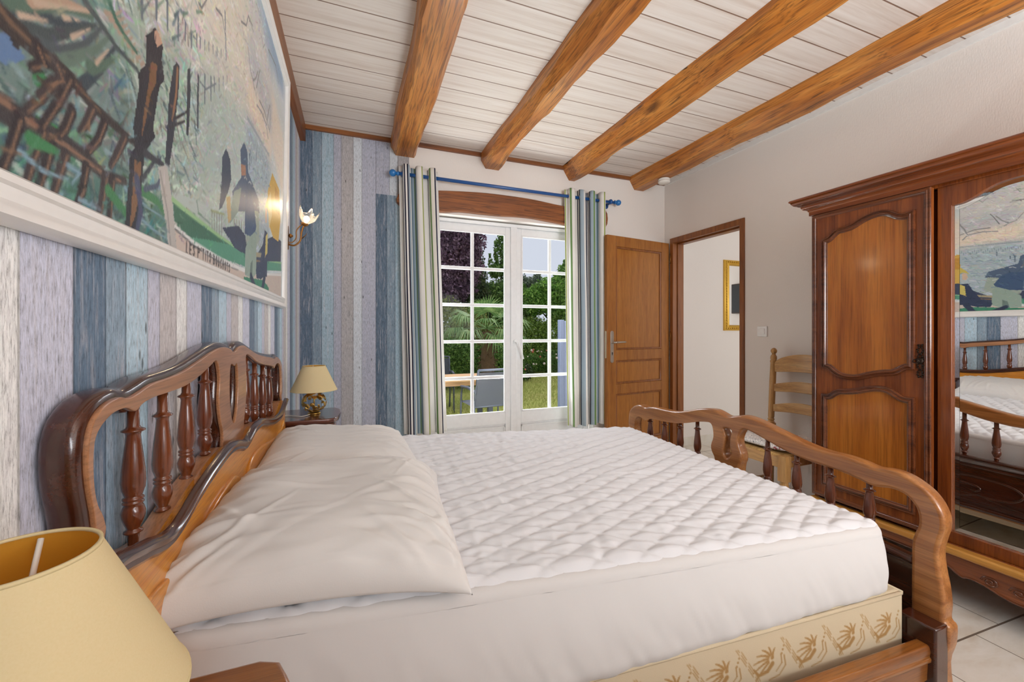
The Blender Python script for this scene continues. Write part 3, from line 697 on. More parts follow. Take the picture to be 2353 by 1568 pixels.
# ---------------------------------------------------------------- paint helper: strokes rasterised into a mesh's colour layer
def raster(H, W, base, seed):
    img = np.zeros((H, W, 3)) + np.array(base); return img
class Canvas:
    """a painted or woven picture, stored as one colour per mesh vertex; (a, b) are metres on the surface"""
    def __init__(s, a0, a1, b0, b1, step, base):
        s.a0, s.a1, s.b0, s.b1, s.st = a0, a1, b0, b1, step
        s.W = int(round((a1-a0)/step))+1; s.H = int(round((b1-b0)/step))+1
        s.im = np.zeros((s.H, s.W, 3)) + np.array(base, float)/255
        s.A, s.B = np.meshgrid(np.linspace(a0, a1, s.W), np.linspace(b0, b1, s.H)); s.rng = np.random.default_rng(5)
    def _win(s, pts, pad):
        xs = [p[0] for p in pts]; ys = [p[1] for p in pts]
        i0 = max(0, int((min(xs)-pad-s.a0)/s.st)); i1 = min(s.W, int((max(xs)+pad-s.a0)/s.st)+2)
        j0 = max(0, int((min(ys)-pad-s.b0)/s.st)); j1 = min(s.H, int((max(ys)+pad-s.b0)/s.st)+2)
        return (slice(j0, j1), slice(i0, i1)) if i1 > i0 and j1 > j0 else None
    def poly(s, col, pts, soft=0):
        w = s._win(pts, 0)
        if w is None: return
        X, Y = s.A[w], s.B[w]; ins = np.zeros(X.shape, bool); n = len(pts)
        for i in range(n):
            x0, y0 = pts[i]; x1, y1 = pts[(i+1) % n]
            if y0 == y1: continue
            c = ((y0 > Y) != (y1 > Y)) & (X < (x1-x0)*(Y-y0)/(y1-y0)+x0); ins ^= c
        s.im[w][ins] = np.array(col)/255
    def line(s, col, w0, w1, pts, alpha=1.0):
        n = len(pts)-1
        for i in range(n):
            (x0, y0), (x1, y1) = pts[i], pts[i+1]; ra = (w0+(w1-w0)*i/n)/2; rb = (w0+(w1-w0)*(i+1)/n)/2
            w = s._win([pts[i], pts[i+1]], max(ra, rb))
            if w is None: continue
            X, Y = s.A[w], s.B[w]; dx, dy = x1-x0, y1-y0; L2 = dx*dx+dy*dy+1e-12
            t = np.clip(((X-x0)*dx+(Y-y0)*dy)/L2, 0, 1); d = np.hypot(X-x0-t*dx, Y-y0-t*dy)
            r = ra+(rb-ra)*t; m = np.clip((r-d)/s.st+.5, 0, 1)[..., None]*alpha
            s.im[w] = s.im[w]*(1-m) + np.array(col)/255*m
    def mesh(s, name, fn, mat, parent=None):
        P_ = fn(s.A.ravel(), s.B.ravel()); nv = len(P_)
        idx = np.arange(s.H*s.W).reshape(s.H, s.W)
        q = np.stack([idx[:-1,:-1], idx[:-1,1:], idx[1:,1:], idx[1:,:-1]], -1).reshape(-1, 4)
        me = bpy.data.meshes.new(name); me.vertices.add(nv); me.vertices.foreach_set('co', P_.astype(np.float32).ravel())
        me.loops.add(q.size); me.loops.foreach_set('vertex_index', q.ravel().astype(np.int32))
        me.polygons.add(len(q)); me.polygons.foreach_set('loop_start', (np.arange(len(q))*4).astype(np.int32)); me.polygons.foreach_set('loop_total', np.full(len(q), 4, np.int32))
        me.update(calc_edges=True)
        c = me.color_attributes.new('paint', 'FLOAT_COLOR', 'POINT')
        im = s.im.reshape(-1, 3); l = np.where(im <= .04045, im/12.92, ((im+.055)/1.055)**2.4)
        c.data.foreach_set('color', np.concatenate([l, np.ones((nv, 1))], 1).astype(np.float32).ravel())
        return link(name, me, mat, parent, True)
def paint_mat(name, rough=.55, bumpy=.25, sc=120):
    t = NT(name); a = t.n('ShaderNodeAttribute'); a.attribute_name = 'paint'
    t.bump(t.noise(t.coord(), sc, 4), bumpy, .003)
    return t.out(a.outputs['Color'], rough)

# ---------------------------------------------------------------- box spring with woven damask sides
M['damask_plain'] = flat('damask_plain', (204, 188, 158), .8, bump=.2, bscale=400)
M['damask'] = paint_mat('damask_woven', .8, .12, 500)
BS0, BS1 = Vector((1.535, .728, 0)), Vector((-.27, .85, 0))
BF0, BF1 = Vector((1.565, 2.06, 0)), Vector((-.27, 2.12, 0))
bs = empty('box_spring', (.65, 1.42, .2), 'cream box spring with gold woven flower pattern, under the mattress', 'box spring')
def quad_block(name, c, z0, z1, mat, parent, bev):
    bm = bmesh.new(); lo = [bm.verts.new((p.x, p.y, z0)) for p in c]; hi = [bm.verts.new((p.x, p.y, z1)) for p in c]
    bm.faces.new(lo); bm.faces.new(hi)
    for i in range(4): bm.faces.new((lo[i], lo[(i+1)%4], hi[(i+1)%4], hi[i]))
    return bmobj(name, bm, mat, parent, False, bev, 3)
quad_block('box', [BS0, BF0, BF1, BS1], .13, .398, M['damask_plain'], bs, .012)
cn = Canvas(0, 1.80, .135, .392, .0030, (206, 190, 160))
gd = (168, 130, 78)
def damask(a, b, s=1.0, fl=1):
    for k in range(7):
        an = math.radians(-30+k*26); pts = [(a+fl*s*(.012*t+.030*t*math.sin(an)*(1+.2*t)), b+s*(.036*t*math.cos(an)-.012*t*t)) for t in (.25,.5,.75,1.0)]
        cn.line(gd, .005*s, .0025*s, pts)
    cn.line(gd, .010*s, .004*s, [(a, b-.010*s), (a+fl*.012*s, b-.022*s), (a+fl*.034*s, b-.026*s), (a+fl*.046*s, b-.012*s)])
    cn.line(gd, .003*s, .002*s, [(a-fl*.03*s, b+.0*s), (a-fl*.034*s, b-.02*s), (a-fl*.018*s, b-.036*s), (a+fl*.008*s, b-.040*s)])
    cn.line(gd, .003*s, .002*s, [(a-fl*.022*s, b+.004*s), (a-fl*.024*s, b-.014*s), (a-fl*.010*s, b-.027*s)])
    cn.line(gd, .008*s, .008*s, [(a, b+.002*s), (a+.0005, b+.002*s)])
i = 0
for a in np.arange(-.02, 1.85, .150):
    for r, b in enumerate((.185, .315)):
        aa = a + (.075 if r % 2 else 0); i += 1
        damask(aa, b, 1.35, 1 if (r+i) % 2 else -1)
        sg = 1 if r % 2 else -1
        for k in range(3):
            x0 = aa+.075+k*.006; n_ = 12
            for q in range(n_):
                if (q+k) % 4 == 3: continue
                t0, t1 = q/n_, (q+.8)/n_
                cn.line(gd, .0022, .0022, [(x0+sg*.07*(t0-.5), b-.05+.10*t0), (x0+sg*.07*(t1-.5), b-.05+.10*t1)])
        for k in range(3): cn.line(gd, .006, .006, [(aa-.040+.004*k, b+.026-.010*k), (aa-.0395+.004*k, b+.026-.010*k)])
dB_ = (BS1-BS0).normalized()
cn.mesh('damask_side', lambda a, b: np.stack([BS0.x+dB_.x*(a+.004), BS0.y+dB_.y*(a+.004)-.0015, b], 1), M['damask'], bs)
bm = bmesh.new()
for z in (.392,): tube_bm(bm, [tuple(p+Vector((0,0,z))) for p in (BS0+Vector((-.006,0,0)), BS0.lerp(BS1,.5), BS1)], .0055, 8); tube_bm(bm, [tuple(p+Vector((0,0,z))) for p in (BS0, BF0)], .0055, 8)
bmobj('piping', bm, M['damask_plain'], bs, True)

# ---------------------------------------------------------------- mattress under its quilted protector
def cloth_mat(name, c, tr=.0, bumps=((700, .06),), rough=.85):
    t = NT(name); n = t.noise(t.coord(), bumps[0][0], 2)
    t.bump(n, bumps[0][1], .001)
    t.b.inputs['Sheen Weight'].default_value = .15
    return t.out(lin(c), rough, spec=.2)
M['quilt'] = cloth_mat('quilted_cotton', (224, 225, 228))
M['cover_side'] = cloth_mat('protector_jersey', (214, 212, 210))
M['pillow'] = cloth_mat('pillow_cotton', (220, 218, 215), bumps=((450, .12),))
mt = empty('mattress', (.65, 1.43, .39), 'thick mattress in a white diamond-quilted protector, on the bed', 'mattress')
Q00, Q10 = Vector((1.505, .745, .592)), Vector((-.312, .835, .675))      # near edge: foot, head
Q01, Q11 = Vector((1.545, 2.045, .600)), Vector((-.27, 2.13, .670))     # far edge
NS, NTt = 330, 240
ss = np.linspace(0, 1, NS+1); tt = np.linspace(0, 1, NTt+1)
S_, T_ = np.meshgrid(ss, tt)
q = lambda v: np.array(v)[None, None, :]
TOP = (q(Q00)*(1-S_)[...,None] + q(Q10)*S_[...,None])*(1-T_)[...,None] + (q(Q01)*(1-S_)[...,None] + q(Q11)*S_[...,None])*T_[...,None]
LX, LY = 1.8, 1.3
ax_, by_ = S_*LX, T_*LY
rg = np.random.default_rng(3)
def smooth_noise(nx, ny, X, Y):
    G = rg.normal(size=(ny+2, nx+2)); gx = X*nx; gy = Y*ny; i = np.clip(gx.astype(int), 0, nx-1); j = np.clip(gy.astype(int), 0, ny-1)
    fx = gx-i; fy = gy-j; fx = fx*fx*(3-2*fx); fy = fy*fy*(3-2*fy)
    return (G[j,i]*(1-fx)+G[j,i+1]*fx)*(1-fy)+(G[j+1,i]*(1-fx)+G[j+1,i+1]*fx)*fy
wob = .05*smooth_noise(9, 7, S_, T_); wob2 = .05*smooth_noise(8, 8, S_, T_)
U_ = ax_/.128 + by_/.068 + wob; V_ = ax_/.128 - by_/.068 + wob2
def ridge(x):
    f_ = np.abs(x - np.round(x)); return np.clip(f_*2, 0, 1)**.42
puff = np.minimum(ridge(U_), ridge(V_))
edge = np.minimum(np.minimum(S_, 1-S_)*LX, np.minimum(T_, 1-T_)*LY)
rnd = .035; drop = np.where(edge < rnd, rnd-np.sqrt(np.clip(rnd**2-(rnd-edge)**2, 0, None)), 0)
# fine crinkles run across the bed and fade towards the foot
wr = np.zeros_like(S_)
for nx, ny, am in ((60, 10, .0022), (110, 22, .0016), (34, 90, .0007)):
    wr += am*smooth_noise(nx, ny, (S_+.05*np.sin(T_*7))%1.0, T_)
wr2 = np.zeros_like(S_)
for nx, ny, am in ((10, 60, .0012), (22, 120, .0011), (40, 200, .0006)):
    wr2 += am*smooth_noise(nx, ny, S_, (T_+.02*np.sin(S_*9))%1.0)
HGT = .0125*puff*np.clip(edge/.03, .0, 1) + (wr*(.25+.5*S_) + wr2*(.8+.7*S_))*np.clip(edge/.05, 0, 1) - drop
mfade = np.clip(edge/.02, 0, 1)
TOP = TOP.copy(); TOP[...,2] += HGT*np.where(edge < rnd, 1, 1) + .006*np.sin(S_*PI)*np.sin(T_*PI) - .0
cs_ = np.clip(1-np.minimum(S_, 1-S_)*1.8/.06, 0, 1)**2*np.clip(1-np.minimum(T_, 1-T_)*1.3/.06, 0, 1)**2
for a_ in (0, 1):
    c0 = (Q00[a_]+Q10[a_]+Q01[a_]+Q11[a_])/4
    TOP[..., a_] += .024*cs_*np.sign(c0-TOP[..., a_])*.7
bp = TOP.reshape(-1, 3); nv = len(bp)
idx = np.arange(nv).reshape(NTt+1, NS+1)
fcs = np.stack([idx[:-1,:-1], idx[1:,:-1], idx[1:,1:], idx[:-1,1:]], -1).reshape(-1, 4)
me = bpy.data.meshes.new('quilted_top'); me.from_pydata(bp.tolist(), [], fcs.tolist()); me.update()
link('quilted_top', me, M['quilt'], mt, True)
# sides: jersey skirt pulled under, hem bulging out over the box spring
def ring_pt(d):
    """walk round the top's edge; d in [0,4)"""
    k = int(d) % 4; f_ = d-int(d)
    cs = [Q00, Q10, Q11, Q01]
    return cs[k].lerp(cs[(k+1)%4], f_)
rows = 26; rings = []; vs = []; cen = (Q00+Q10+Q01+Q11)/4
n1, n2 = 260, 140
ds = [i/n1 for i in range(n1)] + [1+i/n2 for i in range(n2)] + [2+i/n1 for i in range(n1)] + [3+i/n2 for i in range(n2)]
for j in range(rows+1):
    tj = j/rows
    for i, d in enumerate(ds):
        p = ring_pt(d); k = int(d); f_ = d-k
        cr = min(f_, 1-f_)*(1.8 if k % 2 == 0 else 1.3)
        out = Vector((p.x-cen.x, p.y-cen.y, 0))
        ndir = Vector((0,-1,0)) if k == 0 else Vector((-1,0,0)) if k == 1 else Vector((0,1,0)) if k == 2 else Vector((1,0,0))
        cc = max(0, 1-cr/.06); inward = .022*cc*cc
        cdir = Vector((cen.x-p.x, cen.y-p.y, 0)).normalized()
        zt = p.z - .030; zb = .386
        z = zt + (zb-zt)*tj
        wrk = nz(d*34 + tj*2.2, tj*1.3, 3) * .0045*tj + nz(d*80 + tj*5, tj*2, 9)*.0025*tj
        bul = .010*math.sin(PI*tj) + .010*tj
        tuck = -.016*max(0, (tj-.82)/.18)**2
        q_ = p + ndir*(.003 + bul + wrk + tuck) + cdir*inward
        vs.append((q_.x, q_.y, z + .006*nz(d*18, 4)*tj))
nr = len(ds); fs = []
for j in range(rows):
    for i in range(nr):
        a = j*nr+i; b = j*nr+(i+1)%nr; fs.append((a, b, b+nr, a+nr))
# join to the rounded top edge
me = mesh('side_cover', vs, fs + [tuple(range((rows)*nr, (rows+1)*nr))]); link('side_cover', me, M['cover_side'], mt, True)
# rolled top corner between quilting and jersey
vs = []; NR = 8
for a in range(NR+1):
    an = PI/2*a/NR
    for i, d in enumerate(ds):
        p = ring_pt(d); k = int(d); f_ = d-k
        ndir = Vector((0,-1,0)) if k == 0 else Vector((-1,0,0)) if k == 1 else Vector((0,1,0)) if k == 2 else Vector((1,0,0))
        cr = min(f_, 1-f_)*(1.8 if k % 2 == 0 else 1.3); cc = max(0, 1-cr/.06)
        cdir = Vector((cen.x-p.x, cen.y-p.y, 0)).normalized()
        q_ = p + ndir*(.003 - .020*(1-math.sin(an))) + cdir*.022*cc*cc
        vs.append((q_.x, q_.y, p.z - .030 + .026*math.cos(an) + .0010*nz(d*60, an)))
fs = []
for j in range(NR):
    for i in range(nr): a = j*nr+i; b = j*nr+(i+1)%nr; fs.append((a, b, b+nr, a+nr))
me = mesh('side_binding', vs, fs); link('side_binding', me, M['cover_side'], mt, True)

# ---------------------------------------------------------------- pillows
def pillow(label, c, rx, ry, th, tilt, rz, seed, hem):
    """square pillow: soft middle, pinched corners; local x across the bed head, y along it"""
    N = 170; g = np.linspace(-1, 1, N+1); X, Y = np.meshgrid(g, g)
    r4 = (1-np.abs(X)**2.6)*(1-np.abs(Y)**2.6); base = np.clip(r4, 0, 1)**.42
    rs = np.random.default_rng(seed)
    def sn(nx, ny, U, V):
        G = rs.normal(size=(ny+3, nx+3)); gx = (U+1)/2*nx; gy = (V+1)/2*ny; i = np.clip(gx.astype(int), 0, nx); j = np.clip(gy.astype(int), 0, ny)
        fx = gx-i; fy = gy-j; fx = fx*fx*(3-2*fx); fy = fy*fy*(3-2*fy)
        return (G[j,i]*(1-fx)+G[j,i+1]*fx)*(1-fy)+(G[j+1,i]*(1-fx)+G[j+1,i+1]*fx)*fy
    ang = np.arctan2(Y, X); rad = np.clip(np.hypot(X, Y), 0, 1.4)
    folds = .030*sn(4, 4, X, Y)*rad.clip(.2, 1) + .05*np.abs(sn(5, 14, (X*.6+Y*.4).clip(-1,1), (Y*.7-X*.5).clip(-1,1)))*rad**2*.6 + .018*sn(9, 26, X, Y)*(.3+rad)
    dip = -.10*np.exp(-((X+.1)**2+(Y-.1)**2)/.12)
    top = base*(1 + dip) + 1.4*folds*base**.5
    for k in range(40):
        e_ = (0 if k % 4 == 1 else PI) + rs.uniform(-.75, .75) if k % 2 else (rs.integers(4)+.5)*PI/2 + rs.normal()*.12
        ex, ey = np.clip(1.35*np.cos(e_), -1, 1), np.clip(1.35*np.sin(e_), -1, 1)
        th_ = math.atan2(-ey*.5, -ex) + rs.normal()*.22; L_ = rs.uniform(.5, 1.3); cu_ = rs.normal()*.2
        dx_, dy_ = X-ex, Y-ey; al = dx_*math.cos(th_)+dy_*math.sin(th_); ac = -dx_*math.sin(th_)+dy_*math.cos(th_) - cu_*al*al
        w_ = rs.uniform(.018, .05)
        tp = np.clip(al/.15, 0, 1)*np.clip((L_-al)/(L_*.6), 0, 1)
        top = top + rs.uniform(.03, .075)*np.exp(-(ac/w_)**2)*tp*base**.3
    hemd = 1-np.maximum(np.abs(X), np.abs(Y)); top = top - .035*np.exp(-((hemd-.09)/.012)**2)*base**.2
    shrink = 1 - .085*(1-np.abs(X)**2)*(np.abs(Y)**3) ; shy = 1 - .075*(1-np.abs(Y)**2)*(np.abs(X)**3)
    px = X*rx*shy; py = Y*ry*shrink
    vs = []; fs = []
    m4 = Matrix.Translation(c) @ Matrix.Rotation(rz, 4, 'Z') @ Matrix.Rotation(tilt, 4, 'Y') @ Matrix.Rotation(math.radians(hem), 4, 'X')
    for sgn in (1, -1):
        for j in range(N+1):
            for i in range(N+1):
                z = top[j, i]*th*(.74 if sgn > 0 else -.26)
                if sgn < 0: z = -base[j,i]*th*.26
                sag = -.020*(abs(X[j,i])*abs(Y[j,i]))**3 - .010*max(abs(X[j,i]), abs(Y[j,i]))**6
                vs.append(m4 @ Vector((px[j,i], py[j,i], z + sag)))
    o1 = (N+1)**2
    for j in range(N):
        for i in range(N):
            a = j*(N+1)+i; fs.append((a, a+1, a+N+2, a+N+1)); fs.append((o1+a, o1+a+N+1, o1+a+N+2, o1+a+1))
    me = mesh('pillow', vs, fs)
    bm = bmesh.new(); bm.from_mesh(me); bmesh.ops.remove_doubles(bm, verts=bm.verts, dist=.0015)
    bmesh.ops.recalc_face_normals(bm, faces=bm.faces); bm.to_mesh(me); bm.free()
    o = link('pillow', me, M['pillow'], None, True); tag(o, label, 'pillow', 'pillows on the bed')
    return o
pillow('near white square pillow against the headboard, overlapping the other pillow', Vector((-.050, 1.092, .720)), .290, .300, .130, math.radians(2.5), math.radians(-4), 4, 3.0)
pillow('far white square pillow beside the far nightstand, partly behind the near one', Vector((-.045, 1.71, .696)), .280, .305, .118, math.radians(5), math.radians(2), 11, 0)

# ---------------------------------------------------------------- nightstands
def nightstand(y0, y1, x1, label, body=None, top=None):
    top = top or M['night_top']; zt = .74; x0 = XL+.006
    r = empty('nightstand', ((x0+x1)/2, (y0+y1)/2, 0), label, 'nightstand', 'nightstands beside the bed')
    c = .045
    lp = [(x0, y0), (x1-c, y0), (x1-c*.45, y0+c*.25), (x1-c*.2, y0+c*.8), (x1, y0+c*1.3), (x1+.008, (y0+y1)/2), (x1, y1-c*1.3), (x1-c*.2, y1-c*.8), (x1-c*.45, y1-c*.25), (x1-c, y1), (x0, y1)]
    plate('table_top', [lp], .022, .006, Matrix.Identity(4), top, r, z=zt-.011, res=3)
    e = [(-.012,0),(-.012,.012),(-.004,.016),(.0,.012),(.004,.004),(.006,0)]
    ins = [(min(x, x1-.016) if x > x0+.1 else x, min(max(y, y0+.014), y1-.014)) for x, y in lp]
    plate('top_moulding', [ins], .016, .005, Matrix.Identity(4), top, r, z=zt-.030, res=2)
    b = box('cabinet', x0, x1-.035, y0+.022, y1-.022, .30, zt-.038, body or M['night_body'], r, .008)
    for k, (za, zb) in enumerate(((.545, .690), (.345, .530))):
        d = box('drawer', x1-.040, x1-.022, y0+.045, y1-.045, za, zb, M['night_body'], r, .006)
        ym = (y0+y1)/2; zm = (za+zb)/2
        tube('handle', spline([(x1-.022, ym-.035, zm+.01), (x1-.006, ym-.030, zm), (x1-.002, ym, zm-.012), (x1-.006, ym+.030, zm), (x1-.022, ym+.035, zm+.01)], 4), .004, M['dark_bronze'], d, 8)
    for xx, yy in ((x0+.02, y0+.04), (x0+.02, y1-.04), (x1-.06, y0+.04), (x1-.06, y1-.04)):
        sx = 1 if xx > x0+.1 else 0
        tube('leg', spline([(xx, yy, .32), (xx+.012*sx, yy, .22), (xx+.004*sx, yy, .10), (xx-.006*sx, yy, .04), (xx+.006*sx, yy, .004)], 4), [.024]*5+[.020]*4+[.014]*4+[.012]*4, M['night_body'], r, 10)
    return r
nightstand(2.222, 2.545, -.075, 'dark-topped wooden nightstand on the far side of the bed, under the small lamp')
nightstand(.225, .632, -.072, 'honey-coloured wooden nightstand at the near side of the bed, under the large foreground lamp', M['night_body'], M['rail_wood'])

# ---------------------------------------------------------------- table lamps
def shade_mat(nm='lampshade_cloth', ca=(236, 224, 172), cb=(246, 236, 194), ct=(246, 206, 120), tw=.28):
    m = bpy.data.materials.new(nm); m.use_nodes = True; nt = m.node_tree; nt.nodes.remove(nt.nodes['Principled BSDF'])
    o = nt.nodes['Material Output']; d = nt.nodes.new('ShaderNodeBsdfDiffuse'); tr = nt.nodes.new('ShaderNodeBsdfTranslucent'); mx = nt.nodes.new('ShaderNodeMixShader'); mx.inputs[0].default_value = tw
    tc = nt.nodes.new('ShaderNodeTexCoord'); n = nt.nodes.new('ShaderNodeTexNoise'); n.inputs['Scale'].default_value = 600
    cr = nt.nodes.new('ShaderNodeMix'); cr.data_type = 'RGBA'; cr.inputs[6].default_value = (*lin(ca), 1); cr.inputs[7].default_value = (*lin(cb), 1)
    nt.links.new(tc.outputs['Object'], n.inputs[0]); nt.links.new(n.outputs[0], cr.inputs[0])
    nt.links.new(cr.outputs[2], d.inputs[0]); tr.inputs[0].default_value = (*lin(ct), 1)
    nt.links.new(d.outputs[0], mx.inputs[1]); nt.links.new(tr.outputs[0], mx.inputs[2]); nt.links.new(mx.outputs[0], o.inputs[0]); return m
M['shade'] = shade_mat()
M['shade_bounce_skin'] = shade_mat('shade_bounce_skin', (232, 178, 70), (238, 188, 84), (250, 206, 110), .5)  # inner skin tinted gold in place of light bouncing inside the shade
def table_lamp(x, y, zb, z0, z1, r0, r1, gr, label):
    r = empty('table_lamp', (x, y, zb), label, 'lamp', 'yellow-shaded bedside lamps')
    S = 64; bm = bmesh.new(); rows = 10
    rr = [(r0+(r1-r0)*k/rows, z0+(z1-z0)*k/rows) for k in range(rows+1)]
    prev = None
    for q_, zz in rr:
        ring = [bm.verts.new((x+q_*math.cos(2*PI*i/S), y+q_*math.sin(2*PI*i/S), zz)) for i in range(S)]
        if prev:
            for i in range(S): bm.faces.new((prev[i], prev[(i+1)%S], ring[(i+1)%S], ring[i]))
        prev = ring
    sh = bmobj('lamp_shade', bm, M['shade'], r, True)
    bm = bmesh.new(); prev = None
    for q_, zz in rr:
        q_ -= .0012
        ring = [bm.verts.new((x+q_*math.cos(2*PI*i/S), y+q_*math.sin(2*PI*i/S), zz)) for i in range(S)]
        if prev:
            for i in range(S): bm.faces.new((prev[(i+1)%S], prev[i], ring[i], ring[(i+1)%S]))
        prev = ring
    bm = bm; o = bmobj('shade_bounce_skin', bm, M['shade_bounce_skin'], sh, True)
    for q_, zz in ((r0, z0), (r1, z1)):
        bm = bmesh.new(); pr = [(q_-.0018, -.0012), (q_+.0008, -.0018), (q_+.0008, .0012), (q_-.0018, .0012)]
        rg_ = [[bm.verts.new((x+a*math.cos(2*PI*i/S), y+a*math.sin(2*PI*i/S), zz+b)) for a, b in pr] for i in range(S)]
        for i in range(S):
            A, B = rg_[i], rg_[(i+1)%S]
            for k in range(4): bm.faces.new((A[k], A[(k+1)%4], B[(k+1)%4], B[k]))
        bmobj('shade_binding', bm, M['shade'], sh, True)
    bm = bmesh.new(); zs = z1-.022
    for k in range(3):
        a = 2*PI*k/3+1.75; tube_bm(bm, [(x+.016*math.cos(a), y+.016*math.sin(a), zs-.03), (x+(r1-.003)*math.cos(a), y+(r1-.003)*math.sin(a), z1-.004)], .0022, 6)
    tube_bm(bm, [(x+.016*math.cos(t), y+.016*math.sin(t), zs-.03) for t in [2*PI*i/16 for i in range(17)]], .0022, 6, False)
    bmobj('shade_spider', bm, M['plastic'], sh, True)
    lathe('bulb', [(.012,0),(.014,.02),(.024,.05),(.026,.065),(.018,.08),(.004,.088)], (x, y, z0+.0), M['plastic'], r, 16)
    lathe('socket', [(.016,0),(.017,.03),(.014,.034),(.014,.05)], (x, y, z0-.030), M['plastic'], r, 16)
    zc = zb+.008+gr*.92
    bm = bmesh.new(); bmesh.ops.create_icosphere(bm, subdivisions=5, radius=gr)
    kill = []
    for f_ in bm.faces:
        d_ = f_.calc_center_median()/gr
        v = noise.voronoi(d_*2.6 + Vector((3.1, 7.7, 1.3)))[0]
        if v[0] > .47 and abs(d_.z) < .9: kill.append(f_)
    bmesh.ops.delete(bm, geom=kill, context='FACES')
    bmesh.ops.scale(bm, vec=(1, 1, .92), verts=bm.verts); bmesh.ops.translate(bm, vec=(x, y, zc), verts=bm.verts)
    g = bmobj('openwork_globe', bm, M['brass'], r, True); so_ = g.modifiers.new('thickness', 'SOLIDIFY'); so_.thickness = .0018
    bm = bmesh.new(); tube_bm(bm, [(x, y, zb+.006), (x, y, z0)], .0035, 8)
    rr_ = gr*.46; tube_bm(bm, [(x+rr_*math.cos(t), y+rr_*math.sin(t), zb+.004) for t in [2*PI*i/24 for i in range(25)]], .004, 8, False)
    bmobj('lamp_base', bm, M['brass'], r, True)
    return r
l1 = table_lamp(-.198, 2.385, .74, .865, .992, .112, .055, .060, 'small cream-yellow lamp with a pierced brass globe base on the far nightstand')
tube('cord', spline([(-.215, 2.345, .745), (-.25, 2.31, .744), (-.29, 2.34, .7445), (-.325, 2.36, .7445), (-.350, 2.33, .744), (-.352, 2.29, .744)], 5), .0026, M['cord'], l1, 6)
table_lamp(-.250, .441, .74, .860, 1.000, .1095, .0495, .060, 'large-looking yellow lampshade in the bottom left foreground beside the headboard')

# ---------------------------------------------------------------- wall sconce with glass tulip
sc = empty('wall_sconce', (XL, 2.62, 1.70), 'antique brass wall light with a lit glass tulip shade, between the mural and the corner', 'wall light')
bp_ = [(.0,-.068),(.018,-.066),(.030,-.045),(.030,.0),(.026,.035),(.014,.060),(.0,.068),(-.014,.060),(-.026,.035),(-.030,.0),(-.030,-.045),(-.018,-.066)]
plate('back_plate', [[(2.62+a, 1.705+b) for a, b in smooth2(bp_, 3)]], .016, .006, AX_YZ, M['antique_brass'], sc, z=XL+.009)
GX, GY, GZ = -.262, 2.615, 1.812
bm = bmesh.new()
tube_bm(bm, spline([(XL+.012, 2.62, 1.668), (XL+.045, 2.62, 1.662), (XL+.075, 2.62, 1.690), (XL+.082, 2.618, 1.735), (GX-.012, GY, GZ-.045), (GX-.004, GY, GZ-.028)], 5), [.0048]*26, 8)
tube_bm(bm, spline([(XL+.012, 2.62, 1.678), (XL+.035, 2.625, 1.680), (XL+.054, 2.625, 1.705), (XL+.056, 2.622, 1.745), (XL+.075, 2.618, 1.775), (GX-.014, GY, GZ-.030)], 5), .003, 6)
tube_bm(bm, [(XL+.085, 2.62, 1.705), (XL+.105, 2.60, 1.72), (XL+.112, 2.595, 1.732)], [.003,.002,.0008], 6)
lathe_bm(bm, [(.004,0),(.011,.004),(.013,.010),(.007,.016),(.003,.022)], (XL+.018, 2.62, 1.715), 12, (1,0,0))
lathe_bm(bm, [(.006,-.012),(.016,-.006),(.022,.004),(.017,.006)], (GX-.004, GY, GZ-.026), 14, (.25,0,1))
bmobj('arm', bm, M['antique_brass'], sc, True)
def tulip_glass():
    m = bpy.data.materials.new('tulip_glass'); m.use_nodes = True; b = m.node_tree.nodes['Principled BSDF']
    b.inputs['Base Color'].default_value = (1, .97, .92, 1); b.inputs['Roughness'].default_value = .12; b.inputs['Transmission Weight'].default_value = .85; b.inputs['IOR'].default_value = 1.35
    return m
M['tulip'] = tulip_glass()
bm = bmesh.new(); S = 60; ax3 = Vector((.25, 0, 1)).normalized(); q0 = Vector((0,0,1)).rotation_difference(ax3)
prev = None
for j in range(13):
    t = j/12; ring = []
    for i in range(S):
        a = 2*PI*i/S; pet = max(0, math.cos(5*a))**1.5 if True else 0
        rad = .014 + .030*math.sin(min(1, t*1.25)*PI/2) + .010*t*pet
        h = .052*t + (.034*pet*max(0, t-.55)/.45)
        if j == 12 or t > .7: rad += .010*pet*(t-.6)
        ring.append(bm.verts.new(Vector((GX, GY, GZ-.022)) + q0 @ Vector((rad*math.cos(a), rad*math.sin(a), h))))
    if prev:
        for i in range(S): bm.faces.new((prev[i], prev[(i+1)%S], ring[(i+1)%S], ring[i]))
    prev = ring
g = bmobj('glass_shade', bm, M['tulip'], sc, True); g.modifiers.new('thickness', 'SOLIDIFY').thickness = .002
em = bpy.data.materials.new('bulb_lit'); em.use_nodes = True; b_ = em.node_tree.nodes['Principled BSDF']; b_.inputs['Emission Color'].default_value = (1, .82, .6, 1); b_.inputs['Emission Strength'].default_value = 22
lathe('bulb', [(.006,0),(.008,.008),(.015,.020),(.016,.028),(.010,.038),(.002,.042)], (GX, GY, GZ-.018), em, sc, 14, (.25,0,1))
pd = bpy.data.lights.new('sconce_light', 'POINT'); pd.energy = 1.6; pd.color = (1, .74, .46); pd.shadow_soft_size = .02
po = bpy.data.objects.new('sconce_light', pd); COL.objects.link(po); po.location = (GX+.01, GY, GZ+.065)

